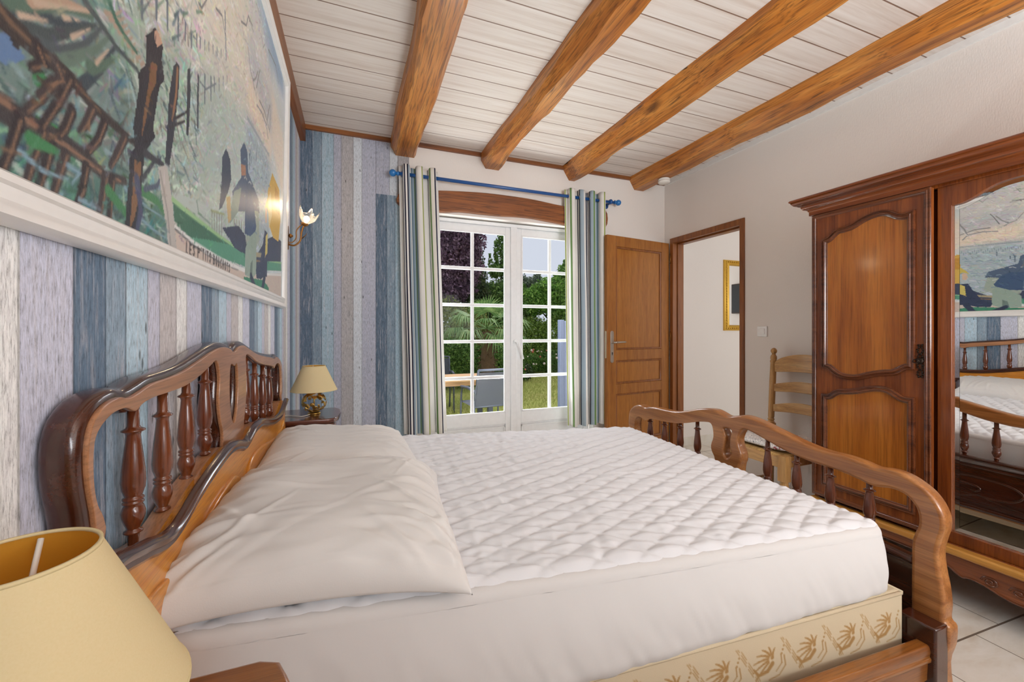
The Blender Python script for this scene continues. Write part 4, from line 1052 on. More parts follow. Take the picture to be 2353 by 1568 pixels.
# ---------------------------------------------------------------- mural painting
PAINT_OPS=[
('z',(215,224,232),[(1.565,2.457),(2.447,3.246),(2.467,2.472),(2.421,2.278),(2.176,2.329),(1.932,2.415),(1.748,2.399)]),
('z',(150,178,205),[(1.748,2.399),(1.922,2.531),(2.337,2.46),(2.376,2.381),(2.175,2.348),(1.895,2.373)]),
('z',(232,222,208),[(1.454,2.298),(1.653,2.397),(2.134,2.232),(2.4,2.165),(2.402,1.856),(2.16,1.968),(1.92,2.103),(1.514,2.096)]),
('z',(112,136,134),[(0.546,1.529),(0.683,1.644),(0.78,1.649),(0.849,1.621),(0.891,1.584),(0.896,1.441),(0.847,1.339),(0.693,1.321),(0.551,1.323)]),
('z',(72,116,110),[(0.549,1.417),(0.639,1.421),(0.701,1.421),(0.767,1.414),(0.87,1.423),(1.028,1.462),(1.034,1.337),(0.835,1.331),(0.693,1.326),(0.551,1.323)]),
('z',(212,214,204),[(0.843,1.779),(1.62,2.439),(1.922,2.072),(1.633,1.9),(1.258,1.843),(1.055,1.777),(0.912,1.746)]),
('z',(226,222,208),[(1.048,1.912),(1.625,2.375),(1.879,2.114),(1.597,2.004),(1.283,1.953)]),
('z',(176,196,212),[(2.071,2.368),(2.005,2.4),(1.636,2.567),(1.636,2.241),(1.772,2.232),(1.944,2.179),(2.071,2.194)]),
('z',(214,214,212),[(2.071,2.281),(1.885,2.364),(1.636,2.427),(1.636,2.007),(1.885,1.998),(2.071,1.968)]),
('z',(196,200,204),[(2.071,2.177),(1.873,2.194),(1.636,2.194),(1.636,2.101),(1.828,2.068),(2.071,2.037)]),
('z',(236,222,204),[(2.071,2.037),(1.885,2.065),(1.636,2.07),(1.636,1.93),(1.885,1.932),(2.071,1.916)]),
('z',(172,190,198),[(2.071,1.916),(1.885,1.932),(1.636,1.93),(1.636,1.417),(2.071,1.376)]),
('l',(58,74,84),0.022,0.006,[(0.593,1.524),(0.644,1.551),(0.696,1.573),(0.755,1.612)]),
('l',(84,112,100),0.022,0.006,[(0.609,1.538),(0.65,1.562),(0.708,1.602),(0.76,1.626)]),
('l',(176,150,130),0.022,0.006,[(0.643,1.565),(0.695,1.6),(0.751,1.628)]),
('l',(66,80,84),0.022,0.006,[(0.635,1.523),(0.671,1.54),(0.725,1.582),(0.77,1.622)]),
('l',(74,88,94),0.022,0.006,[(0.658,1.52),(0.698,1.536),(0.743,1.575),(0.78,1.624)]),
('l',(98,122,112),0.022,0.006,[(0.672,1.505),(0.717,1.54),(0.772,1.588),(0.802,1.626)]),
('l',(58,74,84),0.022,0.006,[(0.736,1.513),(0.782,1.565),(0.819,1.621)]),
('l',(84,112,100),0.022,0.006,[(0.758,1.553),(0.792,1.577),(0.819,1.606)]),
('l',(190,170,152),0.008,0.003,[(0.65,1.565),(0.695,1.593),(0.755,1.632)]),
('l',(190,170,152),0.008,0.003,[(0.626,1.533),(0.671,1.558)]),
('l',(190,170,152),0.008,0.003,[(0.7,1.583),(0.733,1.602)]),
('l',(190,170,152),0.008,0.003,[(0.772,1.568),(0.802,1.607)]),
('l',(190,170,152),0.008,0.003,[(0.717,1.569),(0.755,1.606)]),
('l',(170,150,134),0.008,0.004,[(0.792,1.656),(0.817,1.67),(0.836,1.691)]),
('l',(170,150,134),0.008,0.004,[(0.804,1.655),(0.827,1.669),(0.845,1.686)]),
('l',(170,150,134),0.008,0.004,[(0.817,1.654),(0.839,1.666),(0.854,1.681)]),
('l',(170,150,134),0.008,0.004,[(0.829,1.652),(0.85,1.664),(0.862,1.677)]),
('l',(170,150,134),0.008,0.004,[(0.843,1.651),(0.862,1.662),(0.871,1.672)]),
('l',(170,150,134),0.008,0.004,[(0.857,1.649),(0.873,1.66),(0.88,1.667)]),
('l',(170,150,134),0.008,0.004,[(0.872,1.648),(0.886,1.658),(0.889,1.662)]),
('l',(170,150,134),0.008,0.004,[(0.887,1.647),(0.899,1.656),(0.899,1.657)]),
('l',(170,150,134),0.008,0.004,[(0.903,1.645),(0.912,1.654),(0.909,1.651)]),
('l',(70,86,90),0.012,0.006,[(0.74,1.637),(0.78,1.632),(0.825,1.625),(0.888,1.628),(0.918,1.621)]),
('l',(60,110,96),0.012,0.006,[(0.799,1.682),(0.822,1.665),(0.848,1.659),(0.887,1.656)]),
('p',(96,128,170),[(0.594,1.488),(0.61,1.506),(0.624,1.498),(0.64,1.492),(0.611,1.468),(0.595,1.464)]),
('p',(58,128,84),[(0.646,1.491),(0.662,1.499),(0.673,1.487),(0.666,1.468),(0.649,1.47)]),
('p',(60,132,86),[(0.638,1.431),(0.701,1.441),(0.675,1.425),(0.654,1.429)]),
('p',(50,52,60),[(0.606,1.516),(0.624,1.526),(0.635,1.515),(0.624,1.49),(0.61,1.503)]),
('l',(58,54,56),0.03,0.012,[(0.579,1.51),(0.609,1.514),(0.635,1.513),(0.655,1.51),(0.687,1.514),(0.718,1.514),(0.765,1.502),(0.828,1.501),(0.894,1.5)]),
('l',(112,90,74),0.008,0.004,[(0.598,1.522),(0.614,1.516),(0.651,1.514),(0.718,1.514),(0.784,1.503)]),
('l',(62,60,64),0.034,0.014,[(0.581,1.419),(0.612,1.418),(0.648,1.419),(0.701,1.424),(0.744,1.423),(0.798,1.413),(0.856,1.425)]),
('l',(136,108,90),0.01,0.005,[(0.596,1.426),(0.612,1.426),(0.641,1.421),(0.713,1.421),(0.788,1.416),(0.844,1.42)]),
('l',(50,46,52),0.02,0.013,[(0.629,1.418),(0.619,1.381),(0.603,1.341)]),
('l',(64,58,62),0.02,0.013,[(0.668,1.421),(0.653,1.381),(0.64,1.346)]),
('l',(50,46,52),0.02,0.013,[(0.683,1.411),(0.672,1.38),(0.657,1.341)]),
('l',(64,58,62),0.02,0.013,[(0.709,1.409),(0.695,1.372),(0.685,1.341)]),
('l',(50,46,52),0.02,0.013,[(0.753,1.409),(0.745,1.373),(0.73,1.341)]),
('l',(64,58,62),0.02,0.013,[(0.8,1.412),(0.793,1.376),(0.782,1.341)]),
('l',(50,46,52),0.02,0.013,[(0.82,1.416),(0.815,1.38),(0.812,1.342)]),
('l',(64,58,62),0.02,0.013,[(0.687,1.493),(0.663,1.461),(0.641,1.433)]),
('l',(50,46,52),0.02,0.013,[(0.715,1.511),(0.692,1.468),(0.664,1.425)]),
('l',(64,58,62),0.02,0.013,[(0.765,1.496),(0.751,1.47),(0.738,1.453)]),
('l',(50,46,52),0.02,0.013,[(0.795,1.491),(0.781,1.461),(0.757,1.433)]),
('l',(64,58,62),0.02,0.013,[(0.854,1.495),(0.83,1.457),(0.814,1.435)]),
('l',(50,46,52),0.02,0.013,[(0.655,1.516),(0.665,1.501),(0.646,1.486)]),
('l',(64,58,62),0.02,0.013,[(0.687,1.516),(0.699,1.502),(0.67,1.478)]),
('l',(50,46,52),0.02,0.013,[(0.72,1.472),(0.708,1.444),(0.696,1.429)]),
('l',(132,104,84),0.004,0.003,[(0.632,1.417),(0.621,1.381),(0.605,1.341)]),
('l',(132,104,84),0.004,0.003,[(0.671,1.421),(0.655,1.381),(0.643,1.346)]),
('l',(132,104,84),0.004,0.003,[(0.685,1.41),(0.676,1.379),(0.66,1.339)]),
('l',(132,104,84),0.004,0.003,[(0.713,1.409),(0.698,1.372),(0.687,1.341)]),
('l',(132,104,84),0.004,0.003,[(0.757,1.409),(0.748,1.372),(0.733,1.341)]),
('l',(132,104,84),0.004,0.003,[(0.805,1.411),(0.798,1.375),(0.787,1.339)]),
('l',(132,104,84),0.004,0.003,[(0.825,1.414),(0.82,1.379),(0.817,1.341)]),
('l',(132,104,84),0.004,0.003,[(0.691,1.494),(0.666,1.461),(0.643,1.432)]),
('l',(132,104,84),0.004,0.003,[(0.717,1.511),(0.695,1.468),(0.668,1.425)]),
('l',(132,104,84),0.004,0.003,[(0.768,1.498),(0.754,1.47),(0.742,1.453)]),
('l',(132,104,84),0.004,0.003,[(0.799,1.492),(0.784,1.461),(0.761,1.433)]),
('l',(132,104,84),0.004,0.003,[(0.858,1.496),(0.835,1.457),(0.819,1.434)]),
('l',(132,104,84),0.004,0.003,[(0.657,1.516),(0.669,1.501),(0.648,1.486)]),
('l',(132,104,84),0.004,0.003,[(0.69,1.516),(0.702,1.502),(0.672,1.479)]),
('l',(132,104,84),0.004,0.003,[(0.723,1.472),(0.711,1.444),(0.7,1.429)]),
('l',(128,160,178),0.008,0.003,[(0.857,1.414),(0.897,1.406),(1.012,1.401)]),
('l',(128,160,178),0.008,0.003,[(0.899,1.38),(0.96,1.369),(1.023,1.364)]),
('l',(128,160,178),0.008,0.003,[(0.74,1.36),(0.789,1.36)]),
('l',(128,160,178),0.008,0.003,[(0.631,1.382),(0.669,1.373),(0.715,1.379)]),
('l',(128,160,178),0.008,0.003,[(0.714,1.397),(0.739,1.396),(0.723,1.376)]),
('l',(64,130,86),0.02,0.01,[(0.911,1.428),(0.975,1.426),(1.021,1.408)]),
('l',(64,130,86),0.02,0.01,[(0.648,1.403),(0.69,1.406)]),
('l',(64,130,86),0.02,0.01,[(0.81,1.394),(0.858,1.375),(0.9,1.356)]),
('l',(96,112,128),0.01,0.006999999999999999,[(0.9,1.773),(0.902,1.726)]),
('l',(96,112,128),0.01,0.006999999999999999,[(0.955,1.815),(0.957,1.763)]),
('l',(96,112,128),0.009,0.006299999999999999,[(1.001,1.85),(1.005,1.777)]),
('l',(96,112,128),0.009,0.006299999999999999,[(1.055,1.845),(1.058,1.792)]),
('l',(96,112,128),0.008,0.0056,[(1.095,1.852),(1.094,1.815)]),
('l',(96,112,128),0.007,0.0049,[(1.131,1.859),(1.13,1.822)]),
('l',(96,112,128),0.007,0.0049,[(1.162,1.878),(1.163,1.846)]),
('l',(96,112,128),0.006,0.0042,[(1.184,1.881),(1.186,1.853)]),
('l',(96,112,128),0.005,0.0034999999999999996,[(1.216,1.895),(1.217,1.872)]),
('l',(96,112,128),0.005,0.0034999999999999996,[(1.246,1.91),(1.247,1.888)]),
('l',(96,112,128),0.005,0.0034999999999999996,[(1.277,1.923),(1.279,1.902)]),
('l',(96,112,128),0.005,0.0034999999999999996,[(1.31,1.939),(1.311,1.918)]),
('l',(96,112,128),0.005,0.0034999999999999996,[(1.344,1.955),(1.346,1.934)]),
('l',(96,112,128),0.009,0.006299999999999999,[(1.221,1.812),(1.224,1.744)]),
('l',(96,112,128),0.008,0.0056,[(1.266,1.833),(1.269,1.775)]),
('l',(96,112,128),0.007,0.0049,[(1.292,1.848),(1.295,1.812)]),
('l',(96,112,128),0.006,0.0042,[(1.332,1.867),(1.334,1.836)]),
('l',(96,112,128),0.006,0.0042,[(1.368,1.894),(1.369,1.87)]),
('l',(96,112,128),0.005,0.0034999999999999996,[(1.404,1.916),(1.406,1.898)]),
('l',(96,112,128),0.008,0.0056,[(1.374,2.082),(1.392,1.957)]),
('l',(110,124,138),0.005,0.004,[(1.178,1.777),(1.23,1.782),(1.307,1.84)]),
('p',(52,60,72),[(1.036,1.723),(1.051,1.74),(1.067,1.741),(1.064,1.682),(1.051,1.62),(1.043,1.575),(1.026,1.515),(1.005,1.509),(1.013,1.585),(1.018,1.652)]),
('l',(150,112,84),0.01,0.008,[(1.057,1.729),(1.052,1.671),(1.036,1.613)]),
('p',(58,66,78),[(1.111,1.761),(1.128,1.774),(1.13,1.695),(1.124,1.619),(1.11,1.613),(1.109,1.693)]),
('l',(64,74,88),0.012,0.01,[(1.177,1.782),(1.177,1.719),(1.179,1.665)]),
('l',(54,56,62),0.007,0.005,[(1.041,1.615),(1.116,1.67)]),
('l',(54,56,62),0.007,0.005,[(1.022,1.59),(1.1,1.64)]),
('p',(44,48,58),[(0.918,1.707),(0.937,1.727),(0.953,1.745),(0.988,1.732),(0.982,1.703),(0.996,1.672),(0.978,1.651),(0.967,1.618),(0.952,1.558),(0.961,1.543),(0.923,1.501),(0.914,1.448),(0.912,1.376),(0.886,1.342),(0.859,1.346),(0.864,1.397),(0.869,1.432),(0.871,1.479),(0.887,1.493),(0.88,1.524),(0.891,1.577),(0.897,1.606),(0.892,1.624),(0.921,1.658)]),
('p',(196,160,138),[(0.953,1.741),(0.966,1.746),(0.986,1.736),(0.962,1.714),(0.949,1.724)]),
('p',(124,92,66),[(0.939,1.673),(0.963,1.681),(0.961,1.645),(0.941,1.615),(0.924,1.559),(0.908,1.516),(0.916,1.569),(0.93,1.62)]),
('p',(128,96,70),[(0.887,1.473),(0.909,1.475),(0.907,1.431),(0.892,1.374),(0.875,1.35),(0.882,1.42)]),
('l',(70,80,110),0.02,0.012,[(0.896,1.441),(0.912,1.394),(0.9,1.352)]),
('l',(60,64,74),0.016,0.01,[(0.923,1.498),(0.998,1.505)]),
('l',(60,70,80),0.012,0.008,[(0.917,1.449),(0.963,1.502)]),
('l',(72,88,112),0.01,0.008,[(0.925,1.433),(0.974,1.456),(0.999,1.492)]),
('p',(186,184,180),[(0.975,1.492),(1.016,1.511),(1.029,1.479),(1.048,1.431),(1.063,1.372),(1.081,1.332),(1.036,1.329),(1.018,1.382),(0.991,1.45)]),
('l',(150,148,146),0.006,0.006,[(0.985,1.487),(1.021,1.419),(1.044,1.338)]),
('p',(176,192,190),[(1.043,1.466),(1.176,1.49),(1.254,1.493),(1.28,1.458),(1.191,1.456),(1.115,1.454),(1.049,1.453)]),
('l',(120,146,140),0.006,0.005,[(1.183,1.487),(1.197,1.462),(1.28,1.458)]),
('l',(120,120,112),0.005,0.004,[(1.294,1.493),(1.297,1.435)]),
('l',(120,120,112),0.005,0.004,[(1.313,1.496),(1.317,1.439)]),
('l',(120,120,112),0.005,0.004,[(1.334,1.5),(1.337,1.441)]),
('l',(120,120,112),0.005,0.004,[(1.356,1.505),(1.359,1.443)]),
('l',(120,120,112),0.005,0.004,[(1.378,1.508),(1.381,1.447)]),
('l',(150,164,120),0.006,0.006,[(1.286,1.494),(1.4,1.514)]),
('l',(130,128,112),0.006,0.005,[(1.506,1.525),(1.508,1.488)]),
('l',(130,128,112),0.006,0.005,[(1.534,1.53),(1.537,1.493)]),
('l',(130,128,112),0.006,0.005,[(1.564,1.536),(1.566,1.496)]),
('l',(130,128,112),0.006,0.005,[(1.594,1.54),(1.596,1.501)]),
('l',(130,128,112),0.006,0.005,[(1.625,1.546),(1.629,1.506)]),
('l',(130,128,112),0.006,0.005,[(1.659,1.552),(1.662,1.51)]),
('p',(206,192,182),[(1.057,1.399),(1.142,1.388),(1.353,1.381),(1.795,1.394),(2.393,1.471),(2.398,1.307),(1.568,1.319),(1.197,1.336),(1.075,1.336)]),
('p',(60,112,92),[(1.045,1.453),(1.07,1.446),(1.191,1.441),(1.366,1.44),(1.559,1.448),(1.407,1.419),(1.267,1.398),(1.142,1.393),(1.057,1.404)]),
('p',(86,154,128),[(1.142,1.393),(1.266,1.413),(1.559,1.451),(1.79,1.457),(2.386,1.53),(2.392,1.484),(1.794,1.408),(1.37,1.384),(1.194,1.384)]),
('l',(150,196,142),0.012,0.008,[(1.045,1.451),(1.115,1.447),(1.348,1.442),(1.559,1.444),(1.824,1.456),(2.387,1.524)]),
('l',(226,228,228),0.01,0.01,[(1.061,1.397),(1.168,1.386),(1.353,1.381),(1.564,1.383),(1.828,1.398),(2.393,1.463)]),
('l',(96,100,104),0.005,0.005,[(1.06,1.393),(1.168,1.379),(1.353,1.371),(1.565,1.376)]),
('l',(226,228,228),0.008,0.008,[(1.223,1.38),(1.389,1.376),(1.671,1.383)]),
('p',(82,102,128),[(1.563,1.768),(1.607,1.812),(1.655,1.799),(1.668,1.734),(1.841,1.688),(1.863,1.64),(1.656,1.591),(1.505,1.551),(1.478,1.605),(1.581,1.684)]),
('p',(66,80,100),[(1.371,1.667),(1.408,1.708),(1.451,1.692),(1.466,1.637),(1.436,1.591),(1.38,1.528),(1.353,1.515),(1.372,1.605)]),
('p',(178,136,110),[(1.571,1.725),(1.631,1.741),(1.647,1.714),(1.584,1.691)]),
('p',(136,156,150),[(1.5,1.612),(1.584,1.651),(1.551,1.563),(1.463,1.502),(1.441,1.509)]),
('p',(160,176,164),[(1.684,1.606),(1.845,1.642),(1.871,1.538),(1.788,1.476),(1.666,1.461),(1.646,1.526)]),
('p',(190,168,120),[(1.417,1.568),(1.458,1.585),(1.473,1.517),(1.443,1.498)]),
('p',(58,70,96),[(1.384,1.472),(1.555,1.518),(1.648,1.506),(1.666,1.461),(1.824,1.468),(1.988,1.562),(2.195,1.624),(2.376,1.633),(2.375,1.53),(1.975,1.468),(1.96,1.416),(1.848,1.386),(1.774,1.443),(1.512,1.439)]),
('p',(214,178,86),[(2.012,1.774),(2.108,1.888),(2.29,1.871),(2.34,1.736),(2.294,1.615),(2.155,1.606),(2.047,1.644)]),
('p',(226,206,150),[(2.015,1.74),(2.078,1.794),(2.116,1.697),(2.057,1.621)]),
('p',(196,148,60),[(2.171,1.852),(2.27,1.845),(2.315,1.749),(2.208,1.741)]),
('l',(120,122,126),0.007,0.004,[(1.827,2.067),(1.922,2.072),(2.033,2.04),(2.052,2.172)]),
('l',(120,122,126),0.007,0.004,[(1.547,2.176),(1.61,2.207),(1.634,2.258),(1.711,2.255)]),
('l',(120,122,126),0.007,0.004,[(1.773,2.088),(1.803,2.149),(1.825,2.186)]),
('l',(120,122,126),0.007,0.004,[(1.296,2.034),(1.348,2.052),(1.388,2.013)]),
('l',(120,122,126),0.007,0.004,[(1.98,2.363),(2.144,2.394),(2.228,2.359)]),
('l',(120,122,126),0.007,0.004,[(1.171,1.954),(1.191,1.958),(1.225,2.004)]),
('l',(206,212,212),0.007,0.004,[(2.068,1.898),(2.048,1.899),(2.025,1.887)]),
('l',(140,162,178),0.007,0.004,[(2.001,1.823),(1.982,1.825),(1.96,1.812)]),
('l',(190,190,186),0.007,0.004,[(1.937,1.75),(1.918,1.752),(1.897,1.741)]),
('l',(122,150,168),0.007,0.004,[(1.875,1.68),(1.856,1.682),(1.836,1.671)]),
('l',(206,212,212),0.007,0.004,[(1.814,1.611),(1.796,1.614),(1.776,1.604)]),
('l',(140,162,178),0.007,0.004,[(1.756,1.545),(1.738,1.548),(1.719,1.539)]),
('l',(190,190,186),0.007,0.004,[(1.699,1.829),(1.682,1.831),(1.663,1.82)]),
('l',(122,150,168),0.007,0.004,[(1.644,1.762),(1.628,1.764),(1.609,1.753)]),
('l',(206,212,212),0.007,0.004,[(2.011,1.757),(1.992,1.76),(1.97,1.748)]),
('l',(140,162,178),0.007,0.004,[(1.947,1.685),(1.927,1.688),(1.906,1.677)]),
('l',(190,190,186),0.007,0.004,[(1.884,1.616),(1.865,1.619),(1.845,1.608)]),
('l',(122,150,168),0.007,0.004,[(1.823,1.549),(1.805,1.552),(1.785,1.542)]),
('l',(206,212,212),0.007,0.004,[(1.764,1.837),(1.747,1.839),(1.728,1.828)]),
('l',(140,162,178),0.007,0.004,[(1.707,1.769),(1.691,1.771),(1.672,1.76)]),
('l',(190,190,186),0.007,0.004,[(1.652,1.702),(1.636,1.704),(1.617,1.694)]),
('l',(122,150,168),0.007,0.004,[(2.021,1.692),(2.001,1.694),(1.979,1.683)]),
('l',(206,212,212),0.007,0.004,[(1.956,1.621),(1.937,1.624),(1.916,1.613)]),
('l',(140,162,178),0.007,0.004,[(1.893,1.552),(1.875,1.555),(1.854,1.545)]),
('l',(190,190,186),0.007,0.004,[(1.832,1.846),(1.814,1.848),(1.794,1.836)]),
('l',(122,150,168),0.007,0.004,[(1.773,1.776),(1.756,1.778),(1.736,1.767)]),
('l',(206,212,212),0.007,0.004,[(1.716,1.708),(1.699,1.71),(1.68,1.7)]),
('l',(140,162,178),0.007,0.004,[(1.66,1.642),(1.644,1.645),(1.626,1.635)]),
('l',(190,190,186),0.007,0.004,[(2.031,1.626),(2.011,1.629),(1.989,1.618)]),
('l',(122,150,168),0.007,0.004,[(1.966,1.556),(1.947,1.559),(1.925,1.548)]),
('l',(206,212,212),0.007,0.004,[(1.903,1.855),(1.884,1.857),(1.863,1.845)]),
('l',(140,162,178),0.007,0.004,[(1.841,1.784),(1.823,1.786),(1.803,1.774)]),
('l',(190,190,186),0.007,0.004,[(1.782,1.714),(1.764,1.717),(1.745,1.706)]),
('l',(122,150,168),0.007,0.004,[(1.724,1.647),(1.707,1.65),(1.688,1.64)]),
('l',(206,212,212),0.007,0.004,[(1.669,1.582),(1.652,1.585),(1.634,1.575)]),
('l',(140,162,178),0.007,0.004,[(2.041,1.559),(2.021,1.563),(1.999,1.552)]),
('l',(190,190,186),0.007,0.004,[(1.976,1.864),(1.956,1.866),(1.935,1.854)]),
('l',(122,150,168),0.007,0.004,[(1.912,1.791),(1.893,1.793),(1.872,1.782)]),
('l',(206,212,212),0.007,0.004,[(1.85,1.721),(1.832,1.723),(1.812,1.712)]),
('l',(140,162,178),0.007,0.004,[(1.791,1.652),(1.773,1.655),(1.754,1.645)]),
('l',(190,190,186),0.007,0.004,[(1.733,1.586),(1.716,1.589),(1.697,1.579)]),
('l',(122,150,168),0.007,0.004,[(1.677,1.522),(1.66,1.525),(1.642,1.515)]),
('l',(206,212,212),0.007,0.004,[(2.051,1.874),(2.031,1.876),(2.009,1.863)]),
('l',(140,162,178),0.007,0.004,[(1.985,1.8),(1.966,1.802),(1.944,1.79)]),
('l',(190,190,186),0.007,0.004,[(1.921,1.728),(1.903,1.73),(1.882,1.719)]),
('l',(122,150,168),0.007,0.004,[(1.86,1.658),(1.841,1.66),(1.821,1.65)]),
('l',(206,212,212),0.007,0.004,[(1.8,1.59),(1.782,1.593),(1.762,1.583)]),
('l',(140,162,178),0.007,0.004,[(1.742,1.525),(1.724,1.528),(1.705,1.518)]),
('l',(190,190,186),0.007,0.004,[(1.685,1.808),(1.669,1.81),(1.65,1.799)]),
('l',(122,150,168),0.007,0.004,[(2.062,1.808),(2.041,1.81),(2.019,1.798)]),
('l',(206,212,212),0.007,0.004,[(1.995,1.734),(1.976,1.737),(1.954,1.725)]),
('l',(140,162,178),0.007,0.004,[(1.931,1.663),(1.912,1.666),(1.891,1.655)]),
('l',(130,148,162),0.004,0.003,[(2.03,1.939),(2.03,1.929)]),
('l',(130,148,162),0.004,0.003,[(2.023,1.939),(2.023,1.928)]),
('l',(120,138,152),0.004,0.003,[(2.023,1.887),(2.023,1.87)]),
('l',(130,148,162),0.004,0.003,[(2.016,1.938),(2.016,1.928)]),
('l',(130,148,162),0.004,0.003,[(2.008,1.938),(2.008,1.928)]),
('l',(120,138,152),0.004,0.003,[(2.008,1.897),(2.008,1.88)]),
('l',(130,148,162),0.004,0.003,[(2.001,1.937),(2.001,1.927)]),
('l',(130,148,162),0.004,0.003,[(1.994,1.937),(1.994,1.927)]),
('l',(120,138,152),0.004,0.003,[(1.994,1.876),(1.994,1.859)]),
('l',(130,148,162),0.004,0.003,[(1.987,1.937),(1.987,1.926)]),
('l',(130,148,162),0.004,0.003,[(1.98,1.936),(1.98,1.926)]),
('l',(120,138,152),0.004,0.003,[(1.98,1.885),(1.98,1.868)]),
('l',(130,148,162),0.004,0.003,[(1.973,1.936),(1.973,1.926)]),
('l',(130,148,162),0.004,0.003,[(1.966,1.935),(1.966,1.925)]),
('l',(120,138,152),0.004,0.003,[(1.966,1.895),(1.966,1.878)]),
('l',(130,148,162),0.004,0.003,[(1.959,1.935),(1.959,1.925)]),
('l',(130,148,162),0.004,0.003,[(1.952,1.935),(1.952,1.924)]),
('l',(120,138,152),0.004,0.003,[(1.952,1.874),(1.952,1.857)]),
('l',(130,148,162),0.004,0.003,[(1.945,1.934),(1.945,1.924)]),
('l',(130,148,162),0.004,0.003,[(1.938,1.934),(1.938,1.924)]),
('l',(120,138,152),0.004,0.003,[(1.938,1.883),(1.938,1.866)]),
('l',(130,148,162),0.004,0.003,[(1.931,1.933),(1.931,1.923)]),
('l',(130,148,162),0.004,0.003,[(1.924,1.933),(1.924,1.923)]),
('l',(120,138,152),0.004,0.003,[(1.924,1.893),(1.924,1.876)]),
('l',(130,148,162),0.004,0.003,[(1.917,1.933),(1.917,1.922)]),
('l',(130,148,162),0.004,0.003,[(1.91,1.932),(1.91,1.922)]),
('l',(120,138,152),0.004,0.003,[(1.91,1.872),(1.91,1.855)]),
('l',(130,148,162),0.004,0.003,[(1.903,1.932),(1.903,1.922)]),
('l',(130,148,162),0.004,0.003,[(1.897,1.931),(1.897,1.921)]),
('l',(120,138,152),0.004,0.003,[(1.897,1.881),(1.897,1.865)]),
('l',(130,148,162),0.004,0.003,[(1.89,1.931),(1.89,1.921)]),
('l',(130,148,162),0.004,0.003,[(1.883,1.931),(1.883,1.921)]),
('l',(120,138,152),0.004,0.003,[(1.883,1.891),(1.883,1.874)]),
('l',(130,148,162),0.004,0.003,[(1.876,1.93),(1.876,1.92)]),
('l',(130,148,162),0.004,0.003,[(1.87,1.93),(1.87,1.92)]),
('l',(120,138,152),0.004,0.003,[(1.87,1.87),(1.87,1.854)]),
('l',(130,148,162),0.004,0.003,[(1.863,1.929),(1.863,1.919)]),
('l',(130,148,162),0.004,0.003,[(1.856,1.929),(1.856,1.919)]),
('l',(120,138,152),0.004,0.003,[(1.856,1.879),(1.856,1.863)]),
('l',(130,148,162),0.004,0.003,[(1.85,1.929),(1.85,1.919)]),
('l',(130,148,162),0.004,0.003,[(1.843,1.928),(1.843,1.918)]),
('l',(120,138,152),0.004,0.003,[(1.843,1.889),(1.843,1.872)]),
('l',(130,148,162),0.004,0.003,[(1.836,1.928),(1.836,1.918)]),
('l',(130,148,162),0.004,0.003,[(1.83,1.927),(1.83,1.918)]),
('l',(120,138,152),0.004,0.003,[(1.83,1.868),(1.83,1.852)]),
('l',(130,148,162),0.004,0.003,[(1.823,1.927),(1.823,1.917)]),
('l',(130,148,162),0.004,0.003,[(1.817,1.927),(1.817,1.917)]),
('l',(120,138,152),0.004,0.003,[(1.817,1.878),(1.817,1.861)]),
('l',(130,148,162),0.004,0.003,[(1.81,1.926),(1.81,1.916)]),
('l',(130,148,162),0.004,0.003,[(1.804,1.926),(1.804,1.916)]),
('l',(120,138,152),0.004,0.003,[(1.804,1.887),(1.804,1.871)]),
('l',(130,148,162),0.004,0.003,[(1.797,1.925),(1.797,1.916)]),
('l',(130,148,162),0.004,0.003,[(1.791,1.925),(1.791,1.915)]),
('l',(120,138,152),0.004,0.003,[(1.791,1.867),(1.791,1.851)]),
('l',(130,148,162),0.004,0.003,[(1.784,1.925),(1.784,1.915)]),
('l',(130,148,162),0.004,0.003,[(1.778,1.924),(1.778,1.915)]),
('l',(120,138,152),0.004,0.003,[(1.778,1.876),(1.778,1.86)]),
('l',(130,148,162),0.004,0.003,[(1.772,1.924),(1.772,1.914)]),
('l',(130,148,162),0.004,0.003,[(1.765,1.924),(1.765,1.914)]),
('l',(120,138,152),0.004,0.003,[(1.765,1.885),(1.765,1.869)]),
('l',(130,148,162),0.004,0.003,[(1.759,1.923),(1.759,1.914)]),
('l',(130,148,162),0.004,0.003,[(1.753,1.923),(1.753,1.913)]),
('l',(120,138,152),0.004,0.003,[(1.753,1.865),(1.753,1.849)]),
('l',(130,148,162),0.004,0.003,[(1.746,1.922),(1.746,1.913)]),
('l',(130,148,162),0.004,0.003,[(1.74,1.922),(1.74,1.913)]),
('l',(120,138,152),0.004,0.003,[(1.74,1.874),(1.74,1.858)]),
('l',(130,148,162),0.004,0.003,[(1.734,1.922),(1.734,1.912)]),
('l',(130,148,162),0.004,0.003,[(1.728,1.921),(1.728,1.912)]),
('l',(120,138,152),0.004,0.003,[(1.728,1.883),(1.728,1.867)]),
('l',(130,148,162),0.004,0.003,[(1.721,1.921),(1.721,1.911)]),
('l',(130,148,162),0.004,0.003,[(1.715,1.921),(1.715,1.911)]),
('l',(120,138,152),0.004,0.003,[(1.715,1.863),(1.715,1.848)]),
('l',(130,148,162),0.004,0.003,[(1.709,1.92),(1.709,1.911)]),
('l',(130,148,162),0.004,0.003,[(1.703,1.92),(1.703,1.91)]),
('l',(120,138,152),0.004,0.003,[(1.703,1.872),(1.703,1.857)]),
('l',(130,148,162),0.004,0.003,[(1.697,1.92),(1.697,1.91)]),
('l',(130,148,162),0.004,0.003,[(1.691,1.919),(1.691,1.91)]),
('l',(120,138,152),0.004,0.003,[(1.691,1.881),(1.691,1.866)]),
('l',(130,148,162),0.004,0.003,[(1.685,1.919),(1.685,1.909)]),
('l',(130,148,162),0.004,0.003,[(1.679,1.918),(1.679,1.909)]),
('l',(120,138,152),0.004,0.003,[(1.679,1.862),(1.679,1.846)]),
